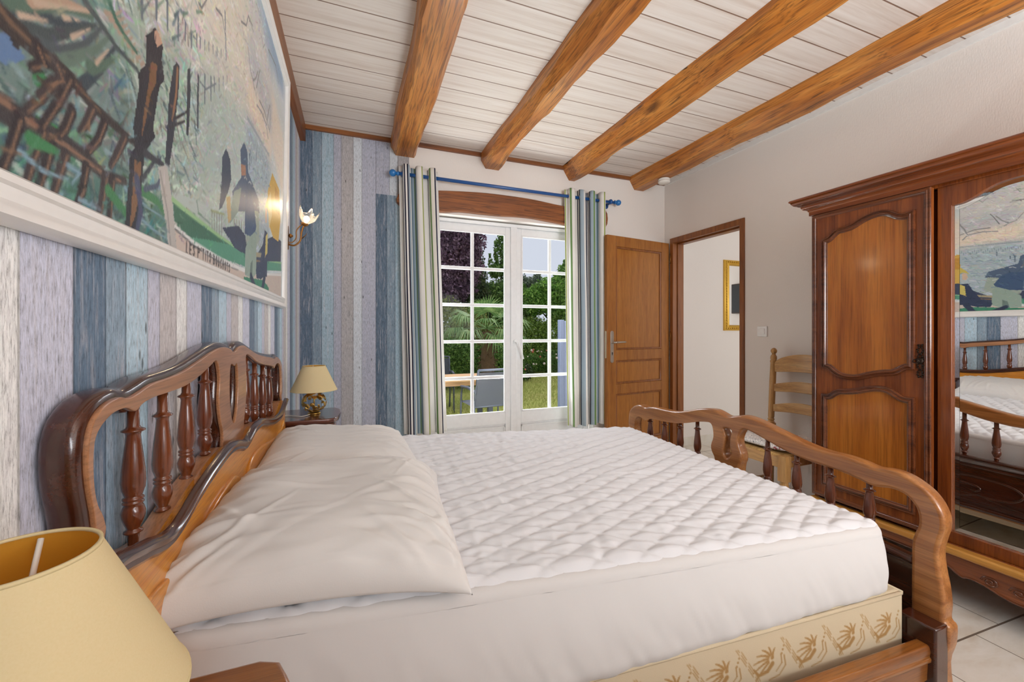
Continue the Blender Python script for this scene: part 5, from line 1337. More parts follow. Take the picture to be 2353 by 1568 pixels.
('l',(130,148,162),0.004,0.003,[(1.673,1.918),(1.673,1.909)]),
('l',(130,148,162),0.004,0.003,[(1.667,1.918),(1.667,1.908)]),
('l',(120,138,152),0.004,0.003,[(1.667,1.871),(1.667,1.855)]),
('l',(130,148,162),0.004,0.003,[(1.661,1.917),(1.661,1.908)]),
('l',(130,148,162),0.004,0.003,[(1.655,1.917),(1.655,1.908)]),
('l',(120,138,152),0.004,0.003,[(1.655,1.88),(1.655,1.864)]),
('l',(130,148,162),0.004,0.003,[(1.649,1.917),(1.649,1.907)]),
('l',(130,148,162),0.004,0.003,[(1.643,1.916),(1.643,1.907)]),
('l',(120,138,152),0.004,0.003,[(1.643,1.86),(1.643,1.845)]),
('l',(96,116,132),0.007,0.006,[(1.686,1.802),(1.686,1.751)]),
('l',(96,116,132),0.007,0.006,[(1.64,1.772),(1.64,1.697)]),
('l',(96,116,132),0.007,0.006,[(1.712,1.803),(1.712,1.781)]),
('l',(96,116,132),0.007,0.006,[(1.789,1.848),(1.789,1.819)]),
('p',(222,212,200),[(2.071,1.306),(1.636,1.308),(1.636,1.223),(2.071,1.228)]),
('p',(226,226,224),[(2.071,1.31),(1.636,1.316),(1.636,1.29),(2.071,1.282)]),
('p',(62,140,110),[(2.071,1.367),(1.956,1.387),(1.636,1.363),(1.636,1.308),(2.071,1.306)]),
('l',(150,120,80),0.006,0.006,[(1.932,1.462),(1.816,1.445)]),
('l',(170,160,130),0.018,0.018,[(1.944,1.488),(1.794,1.466)]),
('p',(66,92,126),[(1.81,1.575),(1.761,1.647),(1.707,1.667),(1.636,1.658),(1.636,1.51),(1.718,1.518),(1.794,1.549)]),
('p',(150,172,160),[(1.816,1.527),(1.794,1.554),(1.718,1.518),(1.65,1.465),(1.65,1.371),(1.761,1.369),(1.822,1.397)]),
('p',(110,132,126),[(1.761,1.441),(1.729,1.423),(1.718,1.372),(1.761,1.374)]),
('p',(48,62,92),[(2.03,1.598),(1.968,1.6),(1.938,1.538),(1.885,1.45),(1.816,1.413),(1.828,1.381),(1.908,1.385),(1.968,1.405),(2.03,1.408)]),
('l',(44,58,84),0.04,0.03,[(1.981,1.406),(1.932,1.336),(1.862,1.316),(1.794,1.346),(1.739,1.376)]),
('p',(208,190,96),[(2.028,1.767),(1.999,1.732),(1.974,1.711),(1.968,1.69),(2.005,1.702),(2.028,1.684)]),
('p',(214,186,160),[(2.005,1.695),(1.978,1.691),(1.966,1.651),(1.981,1.63),(2.003,1.638)]),
('p',(210,196,110),[(2.03,1.601),(1.987,1.576),(1.983,1.491),(2.03,1.512)]),
('l',(150,152,154),0.011200000000000002,0.007,[(2.023,2.148),(1.987,2.088),(1.968,2.033),(1.92,2.039),(1.873,2.042),(1.783,2.028)]),
('l',(150,152,154),0.009600000000000001,0.006,[(1.999,1.997),(1.974,2.026),(1.944,2.027)]),
('l',(150,152,154),0.008,0.005,[(1.792,2.16),(1.756,2.112),(1.718,2.082),(1.676,2.095),(1.636,2.15)]),
('l',(150,152,154),0.0072,0.0045,[(1.745,2.064),(1.718,2.082),(1.702,2.086)]),
('l',(150,152,154),0.0064,0.004,[(1.697,2.266),(1.636,2.259)]),
('l',(150,152,154),0.0048000000000000004,0.003,[(1.903,2.336),(1.873,2.302),(1.839,2.333)]),
('l',(150,152,154),0.0048000000000000004,0.003,[(1.783,2.381),(1.761,2.387),(1.739,2.38)]),
('l',(226,226,224),0.006,0.004,[(2.005,2.083),(1.968,2.029),(1.885,2.031)])]

TH = math.atan(.0155)
pa = empty('mural_painting', (-.355, 1.15, 1.297), 'huge white-framed painting of mussel fishers, a green boat and dark posts', 'painting')
cv = Canvas(-.18, 2.455, 1.318, 2.498, .0034, (176, 192, 188))
# sea: green-grey at the left turning pale blue to the right
tA = np.clip((cv.A-.58)/1.5, 0, 1)[..., None]; tB = np.clip((cv.B-1.38)/1.04, 0, 1)[..., None]
cv.im = (np.array((136,162,148))/255*(1-tA) + np.array((208,220,224))/255*tA)*(1-.35*tB) + np.array((224,222,214))/255*.35*tB
LET = {'L':[[(0,1),(0,0),(.55,0)]],'E':[[(.55,1),(0,1),(0,0),(.55,0)],[(0,.5),(.45,.5)]],'S':[[(.55,.85),(.3,1),(.05,.8),(.5,.35),(.3,0),(0,.15)]],'P':[[(0,0),(0,1),(.5,.9),(.5,.6),(0,.5)]],"'":[[(.1,1.05),(.05,.8)]],'T':[[(0,1),(.6,1)],[(.3,1),(.3,0)]],'i':[[(.1,.65),(.1,0)],[(.1,.95),(.1,.88)]],'B':[[(0,0),(0,1),(.45,.85),(.4,.55),(0,.5),(.5,.4),(.5,.08),(0,0)]],'O':[[(.3,1),(.02,.7),(.05,.25),(.3,0),(.55,.3),(.55,.75),(.3,1)]],'U':[[(0,1),(.05,.15),(.3,0),(.52,.2),(.55,1)]],'C':[[(.55,.85),(.3,1),(.02,.7),(.05,.25),(.3,0),(.55,.15)]],'H':[[(0,1),(0,0)],[(.5,1),(.5,0)],[(0,.5),(.5,.5)]],' ':[]}
def blur(im, r):
    for ax in (0, 1):
        c = np.cumsum(np.concatenate([np.repeat(np.take(im, [0], ax), r+1, ax), im, np.repeat(np.take(im, [-1], ax), r, ax)], ax), axis=ax)
        n_ = im.shape[ax]; im = (np.take(c, range(2*r+1, 2*r+1+n_), ax) - np.take(c, range(0, n_), ax))/(2*r+1)
    return im
for op in PAINT_OPS:
    if op[0] == 'z': cv.poly(op[1], op[2])
for r_ in (9, 6, 4): cv.im = blur(cv.im, r_)
# brushwork: short strokes that pick up the colour under them
rb = np.random.default_rng(11)
def brush(n, a0, a1, b0, b1, ang, spread, ln, w, vary):
    for _ in range(n):
        a = rb.uniform(a0, a1); b = rb.uniform(b0, b1)
        i = int((a-cv.a0)/cv.st); j = int((b-cv.b0)/cv.st)
        if not (0 <= i < cv.W and 0 <= j < cv.H): continue
        c = np.clip(cv.im[j, i]*255 + rb.normal(size=3)*vary*.5 + rb.normal()*vary, 20, 245)
        th = math.radians(ang + rb.normal()*spread); L_ = ln*rb.uniform(.5, 1.4)
        cv.line(tuple(c), w*rb.uniform(.5,1.2), w*.4, [(a-L_*math.cos(th)/2, b-L_*math.sin(th)/2), (a+L_*math.cos(th)/2, b+L_*math.sin(th)/2)], .8)
brush(4200, .0, 1.21, 1.3, 2.5, 35, 40, .040, .008, 26)
brush(4800, .95, 2.0, 1.3, 2.5, 15, 30, .034, .007, 14)
brush(1200, 1.8, 2.45, 1.5, 2.5, 8, 25, .034, .006, 8)
for _ in range(1500):     # loose flecks of colour in the dark water and foliage on the left
    a = rb.uniform(.0, 1.18); b = rb.uniform(1.32, 2.5); th = rb.normal()*.5 + (.9 if b > 1.75 else -.5); L_ = rb.uniform(.015, .055)
    c = [(206,214,210),(150,178,188),(92,134,112),(58,84,92),(178,190,180),(122,116,110),(74,104,120)][rb.integers(7)]
    cv.line(c, rb.uniform(.004, .010), .003, [(a-L_*math.cos(th)/2, b-L_*math.sin(th)/2), (a+L_*math.cos(th)/2, b+L_*math.sin(th)/2)], .65)
for op in PAINT_OPS:
    if op[0] == 'p': cv.poly(op[1], op[2])
    elif op[0] == 'l': cv.line(op[1], op[2], op[3], op[4])
brush(3200, .0, 2.45, 1.3, 2.5, 30, 40, .022, .006, 12)
txt = "LES P'TiTS BOUCHOTS"; pos = 0.0
for ch in txt:
    t = pos/13.2; a = 1.123 + (1.488-1.123)*t; b = 1.353 + .005*math.sin(t*PI)
    for st in LET[ch]: cv.line((52, 48, 50), .0048, .0040, [(a+p[0]*.0178, b+p[1]*.024) for p in st])
    pos += .75 if ch not in " 'i" else .4
M['painting'] = paint_mat('oil_paint', .42, .25, 150)
PM = Matrix.Translation((-.350, 0, 1.297)) @ Matrix.Rotation(TH, 4, 'Y')
def canvas_pts(a, b):
    v = np.stack([np.zeros_like(a)-.004, a, b-1.297, np.ones_like(a)], 1); return (v @ np.array(PM).T)[:, :3]
cv.mesh('canvas', canvas_pts, M['painting'], pa)
FR = [(-.024,-.012),(-.024,.004),(-.020,.010),(-.013,.010),(-.010,.006),(-.004,.006),(.002,.003),(.008,.006),(.012,.011),(.018,.012),(.022,.006),(.024,-.002),(.024,-.012)]
FR = [(a*1.155, b) for a, b in FR]
fp = [(-.21, .0255), (-.21, 1.187), (2.451, 1.187), (2.451, .0255)]
fm = PM @ Matrix(((0,0,1,0),(1,0,0,0),(0,1,0,0),(0,0,0,1)))
sweep('picture_frame', fp, FR, fm, M['white_paint'], pa, True)

# ---------------------------------------------------------------- wardrobe
wd = empty('wardrobe', (2.60, .755, 0), 'tall cherry wardrobe with a moulded panel door and an arched mirror door', 'wardrobe')
WY0, WY1, WF = 0.0, 1.512, 2.372
bm = bmesh.new()
bbox(bm, WF+.0, XR-.02, WY1-.022, WY1, .0, 1.82); bbox(bm, WF, XR-.02, WY0, WY0+.022, 0, 1.82)
bbox(bm, WF, XR-.02, WY0, WY1, 1.80, 1.82); bbox(bm, WF, XR-.02, WY0+.02, WY1-.02, .24, .27); bbox(bm, XR-.03, XR-.02, WY0, WY1, .2, 1.82)
bbox(bm, WF+.04, WF+.055, WY0+.02, WY1-.02, .27, 1.80)
bmobj('carcass', bm, M['ward'], wd, False, .002)
# cornice: stacked profile swept along the front and both ends (profile in X-outward, Z)
CP = [(0,0),(.010,0),(.010,.020),(.014,.024),(.014,.028),(.020,.032),(.030,.036),(.036,.044),(.038,.052),(.044,.054),(.050,.058),(.060,.062),(.068,.070),(.072,.080),(.076,.082),(.078,.088),(.074,.094),(0,.094)]
path = [(XR-.02, WY1), (WF-.022, WY1), (WF-.022, WY0), (XR-.02, WY0)]
CM = Matrix.Translation((0, 0, 1.808))
sweep('cornice', path, [(-a, b) for a, b in CP], CM, M['ward_h'], wd)
def wdoor(name, y0, y1, x, mirror=False):
    z0, z1 = .286, 1.806; th = .022
    if not mirror:
        d = box(name, x, x+th, y0, y1, z0, z1, M['ward'], wd, .003)
        # double rim moulding on the door edge
        sweep('door_rim', [(y0+.012, z0+.012), (y1-.012, z0+.012), (y1-.012, z1-.012), (y0+.012, z1-.012)], mould(.024, .010), Matrix(((0,0,-1,x),(1,0,0,0),(0,1,0,0),(0,0,0,1))), M['ward_mould'], d, True)
        dy = y0 - 1.012
        UP = [(1.445,.990),(1.445,1.655),(1.420,1.660),(1.397,1.680),(1.375,1.694),(1.350,1.696),(1.313,1.702),(1.262,1.726),(1.220,1.737),(1.180,1.737),(1.150,1.722),(1.125,1.705),(1.100,1.700),(1.080,1.704),(1.080,1.015),(1.105,1.010),(1.130,.992),(1.150,.982),(1.180,.978),(1.230,.966),(1.290,.945),(1.335,.942),(1.370,.950),(1.395,.966),(1.418,.985)]
        LO = [(1.445,.365),(1.445,.826),(1.420,.828),(1.395,.848),(1.370,.862),(1.335,.867),(1.290,.877),(1.240,.893),(1.200,.900),(1.165,.895),(1.140,.880),(1.118,.866),(1.100,.862),(1.080,.862),(1.080,.365)]
        for nm, L_ in (('upper_panel', UP), ('lower_panel', LO)):
            L2 = []
            n = len(L_)
            for i in range(n):
                a, b = Vector(L_[i]), Vector(L_[(i+1)%n])
                if (b-a).length > .3 or (nm == 'lower_panel' and (i in (0, n-1, n-2))): L2.append((a.x+dy, a.y)); continue
                p0 = Vector(L_[i-1]); p3 = Vector(L_[(i+2)%n])
                if (a-p0).length > .3: p0 = a
                if (p3-b).length > .3: p3 = b
                for k in range(4):
                    t = k/4; p = .5*((2*a)+(-p0+b)*t+(2*p0-5*a+4*b-p3)*t*t+(-p0+3*a-3*b+p3)*t**3); L2.append((p.x+dy, p.y))
            Mx = Matrix(((0,0,-1,x),(1,0,0,0),(0,1,0,0),(0,0,0,1)))
            f_ = plate(nm, [L2], .006, .002, Mx, M['ward_field'], d, z=.001)
            sweep('panel_moulding', L2, mould(.030, .017), Mx, M['ward_mould'], f_, True)
        # escutcheon with key
        yk = y0+.036; zk = 1.043
        bm = bmesh.new(); rs = random.Random(3)
        for t in range(15):
            zz = zk-.070+.140*t/14; wv = .010*abs(math.sin(t*.9+.5))+.003; 
            for sg in (-1, 1):
                mm = Matrix.Translation((x-.004, yk+sg*wv*.7, zz)) @ Matrix.Rotation(rs.uniform(0, 3), 4, 'X')
                bmesh.ops.create_icosphere(bm, subdivisions=1, radius=.0055, matrix=mm @ Matrix.Diagonal((.5, 1.2, .8, 1)))
        bmesh.ops.create_icosphere(bm, subdivisions=2, radius=.014, matrix=Matrix.Translation((x-.004, yk, zk)) @ Matrix.Diagonal((.5, 1, 1.1, 1)))
        bmobj('escutcheon', bm, M['dark_bronze'], d, True)
        bm = bmesh.new(); tube_bm(bm, [(x-.004, yk, zk), (x-.030, yk, zk)], .003, 8); tube_bm(bm, [(x-.038, yk+.011*math.cos(t), zk+.008*math.sin(t)) for t in [2*PI*i/12 for i in range(13)]], .0024, 6, False)
        bmobj('key', bm, M['dark_bronze'], d, True)
    else:
        ym = (y0+y1)/2; hw = (y1-y0)/2-.046
        arch = [(ym-hw,.318),(ym+hw,.318),(ym+hw,1.714)]
        A_ = [(ym+hw,1.714),(ym+hw*.86,1.717),(ym+hw*.72,1.730),(ym+hw*.55,1.752),(ym+hw*.38,1.767),(ym+hw*.2,1.773),(ym,1.774)]
        sp_ = [(p.x, p.y) for p in spline([(a, b, 0) for a, b in A_], 4)]
        hole = arch[:2] + sp_ + [(2*ym-a, b) for a, b in reversed(sp_[:-1])]
        Mx = Matrix(((0,0,-1,x),(1,0,0,0),(0,1,0,0),(0,0,0,1)))
        d = plate(name, [[(y0, z0-.016), (y1, z0-.016), (y1, z1), (y0, z1)], hole], .022, .002, Mx, M['ward'], wd, z=-.011)
        g = plate('mirror_glass', [hole], .004, .0005, Mx, M['mirror'], d, z=-.016)
        # bevelled edge of the mirror: narrow facets turned a little
        bm = bmesh.new(); n = len(hole); c_ = Vector((ym, 1.05))
        o1 = []; o2 = []
        for i, p in enumerate(hole):
            pv = Vector(p); a = Vector(hole[i-1]); b = Vector(hole[(i+1)%n]); t = (b-a).normalized(); nn = Vector((-t.y, t.x))
            if nn.dot(c_-pv) < 0: nn = -nn
            k = 1.41 if i in (0, 1, 2, n-1) else 1.0
            if i in (0, 1): nn = Vector((1 if i == 0 else -1, 1)).normalized()
            elif i in (2, n-1): nn = Vector((-1 if i == 2 else 1, -.1)).normalized(); k = 1.0
            q_ = pv + nn*.020*k
            o1.append(bm.verts.new((x+.0134, p[0], p[1]))); o2.append(bm.verts.new((x+.0128, q_.x, q_.y)))
        for i in range(n): bm.faces.new((o1[i], o1[(i+1)%n], o2[(i+1)%n], o2[i]))
        bmobj('mirror_bevel', bm, M['mirror'], g)
    return d
wdoor('door', 1.012, 1.510, 2.350)
wdoor('mirror_door', .462, 1.008, 2.386, True)
wdoor('door', .002, .458, 2.350)
# ledge and shaped apron with scrolls
box('base_ledge', 2.330, 2.42, WY0-.012, WY1+.012, .238, .268, M['ward_light'], wd, .008, 3)
AP = [(1.512,.24),(1.512,.0),(1.455,.0),(1.44,.08),(1.40,.15),(1.30,.185),(1.15,.190),(1.02,.185),(.97,.178),(.935,.158),(.915,.150),(.89,.157),(.85,.152),(.80,.135),(.7565,.130),(.713,.135),(.663,.152),(.623,.157),(.598,.150),(.578,.158),(.543,.178),(.49,.185),(.36,.190),(.21,.185),(.11,.15),(.07,.08),(.055,.0),(.0,.0),(.0,.24)]
AP2 = [AP[0], AP[1], AP[2]] + [(p.x, p.y) for p in spline([(a, b, 0) for a, b in AP[2:27]], 4)][1:] + [AP[27], AP[28]]
apr = plate('apron', [AP2], .022, .004, Matrix(((0,0,-1,2.350),(1,0,0,0),(0,1,0,0),(0,0,0,1))), M['ward_h'], wd, z=-.014, res=2)
bm = bmesh.new()
edge_ = [(2.3525, a, b+.006) for a, b in AP2[3:-3]]
tube_bm(bm, edge_, .0045, 6)
for yc, sg in ((.835, 1), (.758, 1), (.678, -1)):
    pts = []
    for k in range(22):
        a = 4.0*PI*k/21*.85; r_ = .026*(1-k/24); pts.append((2.352, yc+sg*r_*math.cos(a), .178+r_*.8*math.sin(a)))
    tube_bm(bm, pts, .0038, 6)
bmobj('scroll_carving', bm, M['ward_mould'], apr, True)

# ---------------------------------------------------------------- ladder-back chair with cushion
ch = empty('ladder_back_chair', (2.58, 1.87, 0), 'light oak ladder-back chair with a rush seat, between the doorway and the wardrobe', 'chair')
CX0, CX1, CY0, CY1 = 2.36, 2.80, 1.665, 2.085
def post(nm, x, y, lean):
    pr = [(.012,0),(.014,.06),(.018,.10),(.021,.12),(.021,.30),(.021,.34)]
    bm = bmesh.new()
    tube_bm(bm, [(x-.0, y, 0), (x, y, .10), (x, y, .32)], [.014,.018,.020], 14)
    bbox(bm, x-.022, x+.022, y-.022, y+.022, .32, .515)
    b0 = Vector((x, y, .515)); ax = Vector((lean, 0, 1)).normalized()
    lathe_bm(bm, [(.022,0),(.024,.006),(.017,.014),(.023,.026),(.017,.034),(.020,.045),(.021,.30),(.019,.43),(.022,.436),(.022,.444),(.018,.450),(.021,.462),(.020,.478),(.013,.488),(.012,.496),(.020,.508),(.021,.520),(.014,.532),(.003,.538)], b0, 16, ax)
    o = bmobj(nm, bm, M['chair_oak'], ch, True)
    try: o.data.set_sharp_from_angle(angle=math.radians(35))
    except Exception: pass
post('back_post', CX1, CY1, .06); post('back_post', CX1, CY0, .06)
for y in (CY0+.01, CY1-.01):
    bm = bmesh.new(); bbox(bm, CX0-.024, CX0+.024, y-.024, y+.024, .29, .440)
    lathe_bm(bm, [(.012,0),(.017,.03),(.021,.12),(.018,.20),(.023,.21),(.023,.225),(.016,.235),(.024,.26),(.020,.29)], (CX0, y, 0), 16)
    o = bmobj('front_leg', bm, M['chair_oak'], ch, True)
    try: o.data.set_sharp_from_angle(angle=math.radians(35))
    except Exception: pass
for k, (zb, h0, h1) in enumerate(((.606, .042, .075), (.748, .046, .078), (.888, .056, .125))):
    bm = bmesh.new(); n = 24; rings = []
    lx = CX1 + .06*(zb-.515)
    for i in range(n+1):
        t = i/n; y = CY0+.015+(CY1-CY0-.03)*t; a = math.sin(PI*t)
        sh_ = a**.55 if k == 2 else a
        xx = lx + .022*a; zt_ = zb + h0 + (h1-h0)*sh_; zl = zb - .008 + .012*a
        rings.append([bm.verts.new(q) for q in ((xx-.008, y, zl), (xx+.008, y, zl), (xx+.010, y, (zl+zt_)/2), (xx+.008, y, zt_), (xx-.008, y, zt_))])
    for A, B in zip(rings, rings[1:]):
        for q_ in range(5): bm.faces.new((A[q_], A[(q_+1)%5], B[(q_+1)%5], B[q_]))
    bm.faces.new(rings[0]); bm.faces.new(rings[-1])
    bmobj('back_slat', bm, M['chair_oak_h'], ch, False, .003)
bm = bmesh.new()
bbox(bm, CX0-.016, CX0+.012, CY0+.03, CY1-.03, .365, .430)
bmobj('front_rail', bm, M['chair_oak_h'], ch, False, .003)
for y in (CY0+.006, CY1-.006): box('side_rail', CX0+.02, CX1-.02, y-.012, y+.012, .370, .430, M['chair_oak_h'], ch, .003)
box('back_rail', CX1-.012, CX1+.010, CY0+.02, CY1-.02, .370, .425, M['chair_oak_h'], ch, .003)
box('rush_seat', CX0-.010, CX1-.022, CY0+.018, CY1-.018, .405, .440, M['rush'], ch, .012, 3)
bm = bmesh.new()
for y in (CY0, CY1): tube_bm(bm, [(CX0, y, .14), (CX1, y, .14)], .009, 8)
tube_bm(bm, [(CX0, CY0, .20), (CX0, CY1, .20)], .009, 8)
bmobj('stretcher', bm, M['chair_oak'], ch, True)
def cushion_mat():
    t = NT('cushion_print'); v = t.coord(scale=(1,1,1))
    n = t.noise(v, 26, 2, .5, 2.4); ring = t.ramp(n, [(.46, 0.0), (.485, 1.0), (.50, 1.0), (.525, 0.0)])
    n2 = t.noise(v, 9, 1); m1 = t.ramp(n2, [(.52, 0.0), (.58, 1.0)])
    col = t.mix(ring, lin((236, 230, 224)), lin((132, 134, 136)))
    red = t.mix(t.ramp(n, [(.40, 1.0), (.46, 0.0)]), col, lin((150, 52, 62)))
    col = t.mix(m1, col, red); return t.out(col, .85)
M['cushion'] = cushion_mat()
bm = bmesh.new(); N = 40
grid = [[None]*(N+1) for _ in range(2*(N+1))]
for s_ in (0, 1):
    for j in range(N+1):
        for i in range(N+1):
            a, b = 2*i/N-1, 2*j/N-1; p = max(0, (1-abs(a)**4)*(1-abs(b)**4))**.45
            z = .4425 + (.026 + (.026 if s_ == 0 else -.024)*p)
            if s_ == 0: z += .004*nz(a*3, b*3, 5)
            grid[s_*(N+1)+j][i] = bm.verts.new((2.565+a*.205*(1-.05*b*b), 1.872+b*.200*(1-.05*a*a), z))
for s_ in (0, 1):
    for j in range(N):
        for i in range(N):
            g_ = grid; r0_ = s_*(N+1)+j
            bm.faces.new((g_[r0_][i], g_[r0_][i+1], g_[r0_+1][i+1], g_[r0_+1][i]))
bmesh.ops.remove_doubles(bm, verts=bm.verts, dist=.0015)
tag(bmobj('seat_cushion', bm, M['cushion'], None, True), 'white seat cushion with grey and dark red print on the oak chair', 'cushion')

# ---------------------------------------------------------------- hallway: gilt mirror and television
gm = empty('wall_mirror', (3.97, YB-.02, 1.55), 'gilt-framed mirror on the hallway wall seen through the doorway', 'mirror')
MY = YB-.01
HMX = Matrix(((1,0,0,0),(0,0,-1,MY),(0,1,0,0),(0,0,0,1)))
sweep('gilt_frame', [(3.72,1.205),(3.72,1.905),(4.24,1.905),(4.24,1.205)], [(-.03,0),(-.03,.022),(-.020,.034),(-.008,.026),(.006,.022),(.014,.026),(.020,.018),(.028,.016),(.03,.0)], HMX, M['gold'], gm, True)
bm = bmesh.new()
for i in range(26):
    z = 1.20+.71*i/25
    for x in (3.713, 4.247): bmesh.ops.create_icosphere(bm, subdivisions=1, radius=.010, matrix=Matrix.Translation((x, MY-.028, z)) @ Matrix.Diagonal((.9, .6, 1.2, 1)))
for i in range(20):
    x = 3.72+.52*i/19
    for z in (1.198, 1.912): bmesh.ops.create_icosphere(bm, subdivisions=1, radius=.010, matrix=Matrix.Translation((x, MY-.028, z)) @ Matrix.Diagonal((1.2, .6, .9, 1)))
bmobj('gilt_beading', bm, M['gold'], gm, True)
box('mirror_glass', 3.745, 4.215, MY-.012, MY-.006, 1.23, 1.88, M['mirror'], gm)
tv = empty('television', (XH-.03, 2.15, 1.66), 'black flat television, seen only as a reflection in the gilt hallway mirror', 'television')
box('screen', XH-.060, XH-.055, 1.775, 2.565, 1.455, 1.885, M['black'], tv)
box('bezel', XH-.056, XH-.002, 1.765, 2.575, 1.440, 1.900, M['dark_bronze'], tv, .006)

# ---------------------------------------------------------------- garden beyond the window
GZ_ = -.20
def lawn_mat():
    t = NT('lawn'); v = t.coord()
    n = t.noise(v, 1.2, 3); n2 = t.noise(v, 40, 3, .7); n3 = t.noise(v, .35, 2)
    c = t.ramp(n2, [(.3, lin((112, 122, 56))), (.5, lin((158, 164, 88))), (.7, lin((196, 192, 122)))])
    dry = t.ramp(n, [(.45, 0.0), (.7, .55)]); c = t.mix(dry, c, lin((186, 168, 118)))
    t.bump(n2, 1.0, .03); return t.out(c, .9, spec=.1)
M['lawn'] = lawn_mat()
bm = bmesh.new(); bbox(bm, -8, 26, YB+.3, 34, GZ_-.1, GZ_); tag(bmobj('lawn', bm, M['lawn']), 'green and dry-yellow lawn beyond the french window', 'lawn', kind='stuff')
wallbox('trim_6', [(WX0-.1, WX1+.1, YB+.02, YB+.34, -.12, -.01)], M['plaster'])
# grass blades near the window
rg2 = np.random.default_rng(21)
def blades(name, n, x0, x1, y0, y1, z, h, mat):
    P0 = np.stack([rg2.uniform(x0, x1, n), rg2.uniform(y0, y1, n)**1.0, np.full(n, z)], 1)
    a = rg2.uniform(0, 2*PI, n); w = .006; d = np.stack([np.cos(a), np.sin(a), np.zeros(n)], 1)*w
    tip = P0 + np.stack([rg2.normal(size=n)*.015, rg2.normal(size=n)*.015, h*rg2.uniform(.5, 1.2, n)], 1)
    vs = np.stack([P0-d, P0+d, tip], 1).reshape(-1, 3); fs = np.arange(3*n).reshape(-1, 3)
    me = bpy.data.meshes.new(name); me.from_pydata(vs.tolist(), [], fs.tolist()); me.update(); return link(name, me, mat)
M['grass'] = flat('grass_blades', (160, 166, 88), .8, var=.4)
tag(blades('grass_blades', 26000, 1.0, 6.0, 4.2, 12.5, GZ_, .06, M['grass']), 'short grass blades standing in the lawn', 'grass', kind='stuff')

def leaf_mat(name, c0, c1, c2, tr=.25):
    t = NT(name); a = t.n('ShaderNodeAttribute'); a.attribute_name = 'tone'
    c = t.ramp(a.outputs['Fac'], [(0.0, lin(c0)), (.5, lin(c1)), (1.0, lin(c2))])
    t.out(c, .6, spec=.25)
    tr_ = t.n('ShaderNodeBsdfTranslucent'); t.l(c, tr_.inputs[0]); mx = t.n('ShaderNodeMixShader'); mx.inputs[0].default_value = tr
    o = t.t.nodes['Material Output']; t.l(t.b.outputs[0], mx.inputs[1]); t.l(tr_.outputs[0], mx.inputs[2]); t.l(mx.outputs[0], o.inputs[0])
    return t.m
def leaves(name, blobs, n, size, mat, parent, seed):
    """leaf blades on and inside lumpy crown volumes; blobs: (x,y,z,rx,ry,rz)"""
    r = np.random.default_rng(seed); vol = np.array([b[3]*b[4]*b[5] for b in blobs])**.7; pk = r.choice(len(blobs), n, p=vol/vol.sum())
    B = np.array(blobs)[pk]; d = r.normal(size=(n, 3)); d /= np.linalg.norm(d, axis=1)[:, None]
    rad = r.uniform(.55, 1.08, n)**.8; lump = 1+.18*np.sin(d[:,0]*7+pk)*np.sin(d[:,1]*6+2)*np.sin(d[:,2]*8+1)
    P0 = B[:, :3] + d*B[:, 3:]*(rad*lump)[:, None]
    t1 = r.normal(size=(n, 3)); t1 /= np.linalg.norm(t1, axis=1)[:, None]; t2 = np.cross(t1, d+.6*r.normal(size=(n, 3))); t2 /= (np.linalg.norm(t2, axis=1)+1e-9)[:, None]
    s = size*r.uniform(.6, 1.4, n)[:, None]
    vs = np.stack([P0-t1*s, P0+t2*s*.5, P0+t1*s, P0-t2*s*.5], 1).reshape(-1, 3)
    idx = np.arange(4*n).reshape(-1, 4)
    me = bpy.data.meshes.new(name); me.vertices.add(4*n); me.vertices.foreach_set('co', vs.astype(np.float32).ravel())
    me.loops.add(4*n); me.loops.foreach_set('vertex_index', idx.ravel().astype(np.int32)); me.polygons.add(n)
    me.polygons.foreach_set('loop_start', (np.arange(n)*4).astype(np.int32)); me.polygons.foreach_set('loop_total', np.full(n, 4, np.int32)); me.update(calc_edges=True)
    at = me.attributes.new('tone', 'FLOAT', 'POINT'); at.data.foreach_set('value', np.repeat(np.clip(r.normal(.5, .26, n), 0, 1), 4).astype(np.float32))
    return link(name, me, mat, parent)
M['bark'] = flat('bark', (88, 72, 58), .9, bump=.8, bscale=20, var=.3)
LG = leaf_mat('leaf_green', (54, 82, 36), (90, 128, 56), (146, 178, 92))
LB_ = leaf_mat('leaf_bright', (62, 102, 38), (108, 156, 60), (166, 200, 100))
LP_ = leaf_mat('leaf_purple', (58, 40, 56), (104, 76, 96), (166, 136, 156))
LY_ = leaf_mat('leaf_olive', (72, 84, 36), (120, 132, 62), (172, 176, 98))
LD_ = leaf_mat('leaf_conifer', (32, 48, 30), (56, 76, 44), (96, 104, 62))
def tree(name, label, cat, base, blobs, n, size, mat, seed, trunk=.12, group=None, h=None):
    r = empty(name, base, label, cat, group)
    leaves('foliage', blobs, n, size, mat, r, seed)
    top = max(blobs, key=lambda b: b[2]); hh = h or (top[2])
    bm = bmesh.new(); tube_bm(bm, [(base[0], base[1], base[2]), (base[0]+.05, base[1], (base[2]+hh)/2), (top[0], top[1], hh)], [trunk, trunk*.7, trunk*.25], 8)
    for b in blobs[:6]: tube_bm(bm, [(base[0], base[1], base[2]+(b[2]-base[2])*.45), (b[0], b[1], b[2])], [trunk*.4, trunk*.1], 6)
    bmobj('trunk', bm, M['bark'], r, True)
    return r
G = GZ_
tree('purple_tree', 'purple-leaved tree at the upper left of the garden view', 'tree', (2.9, 12.5, G), [(2.7,12.5,3.9,1.1,1,.9),(2.2,12.3,3.2,1.0,.9,.8),(3.0,12.6,3.1,.75,.8,.9),(2.3,12.4,2.5,1.0,.8,.6),(2.9,12.5,4.6,.9,.8,.8)], 26000, .055, LP_, 1)
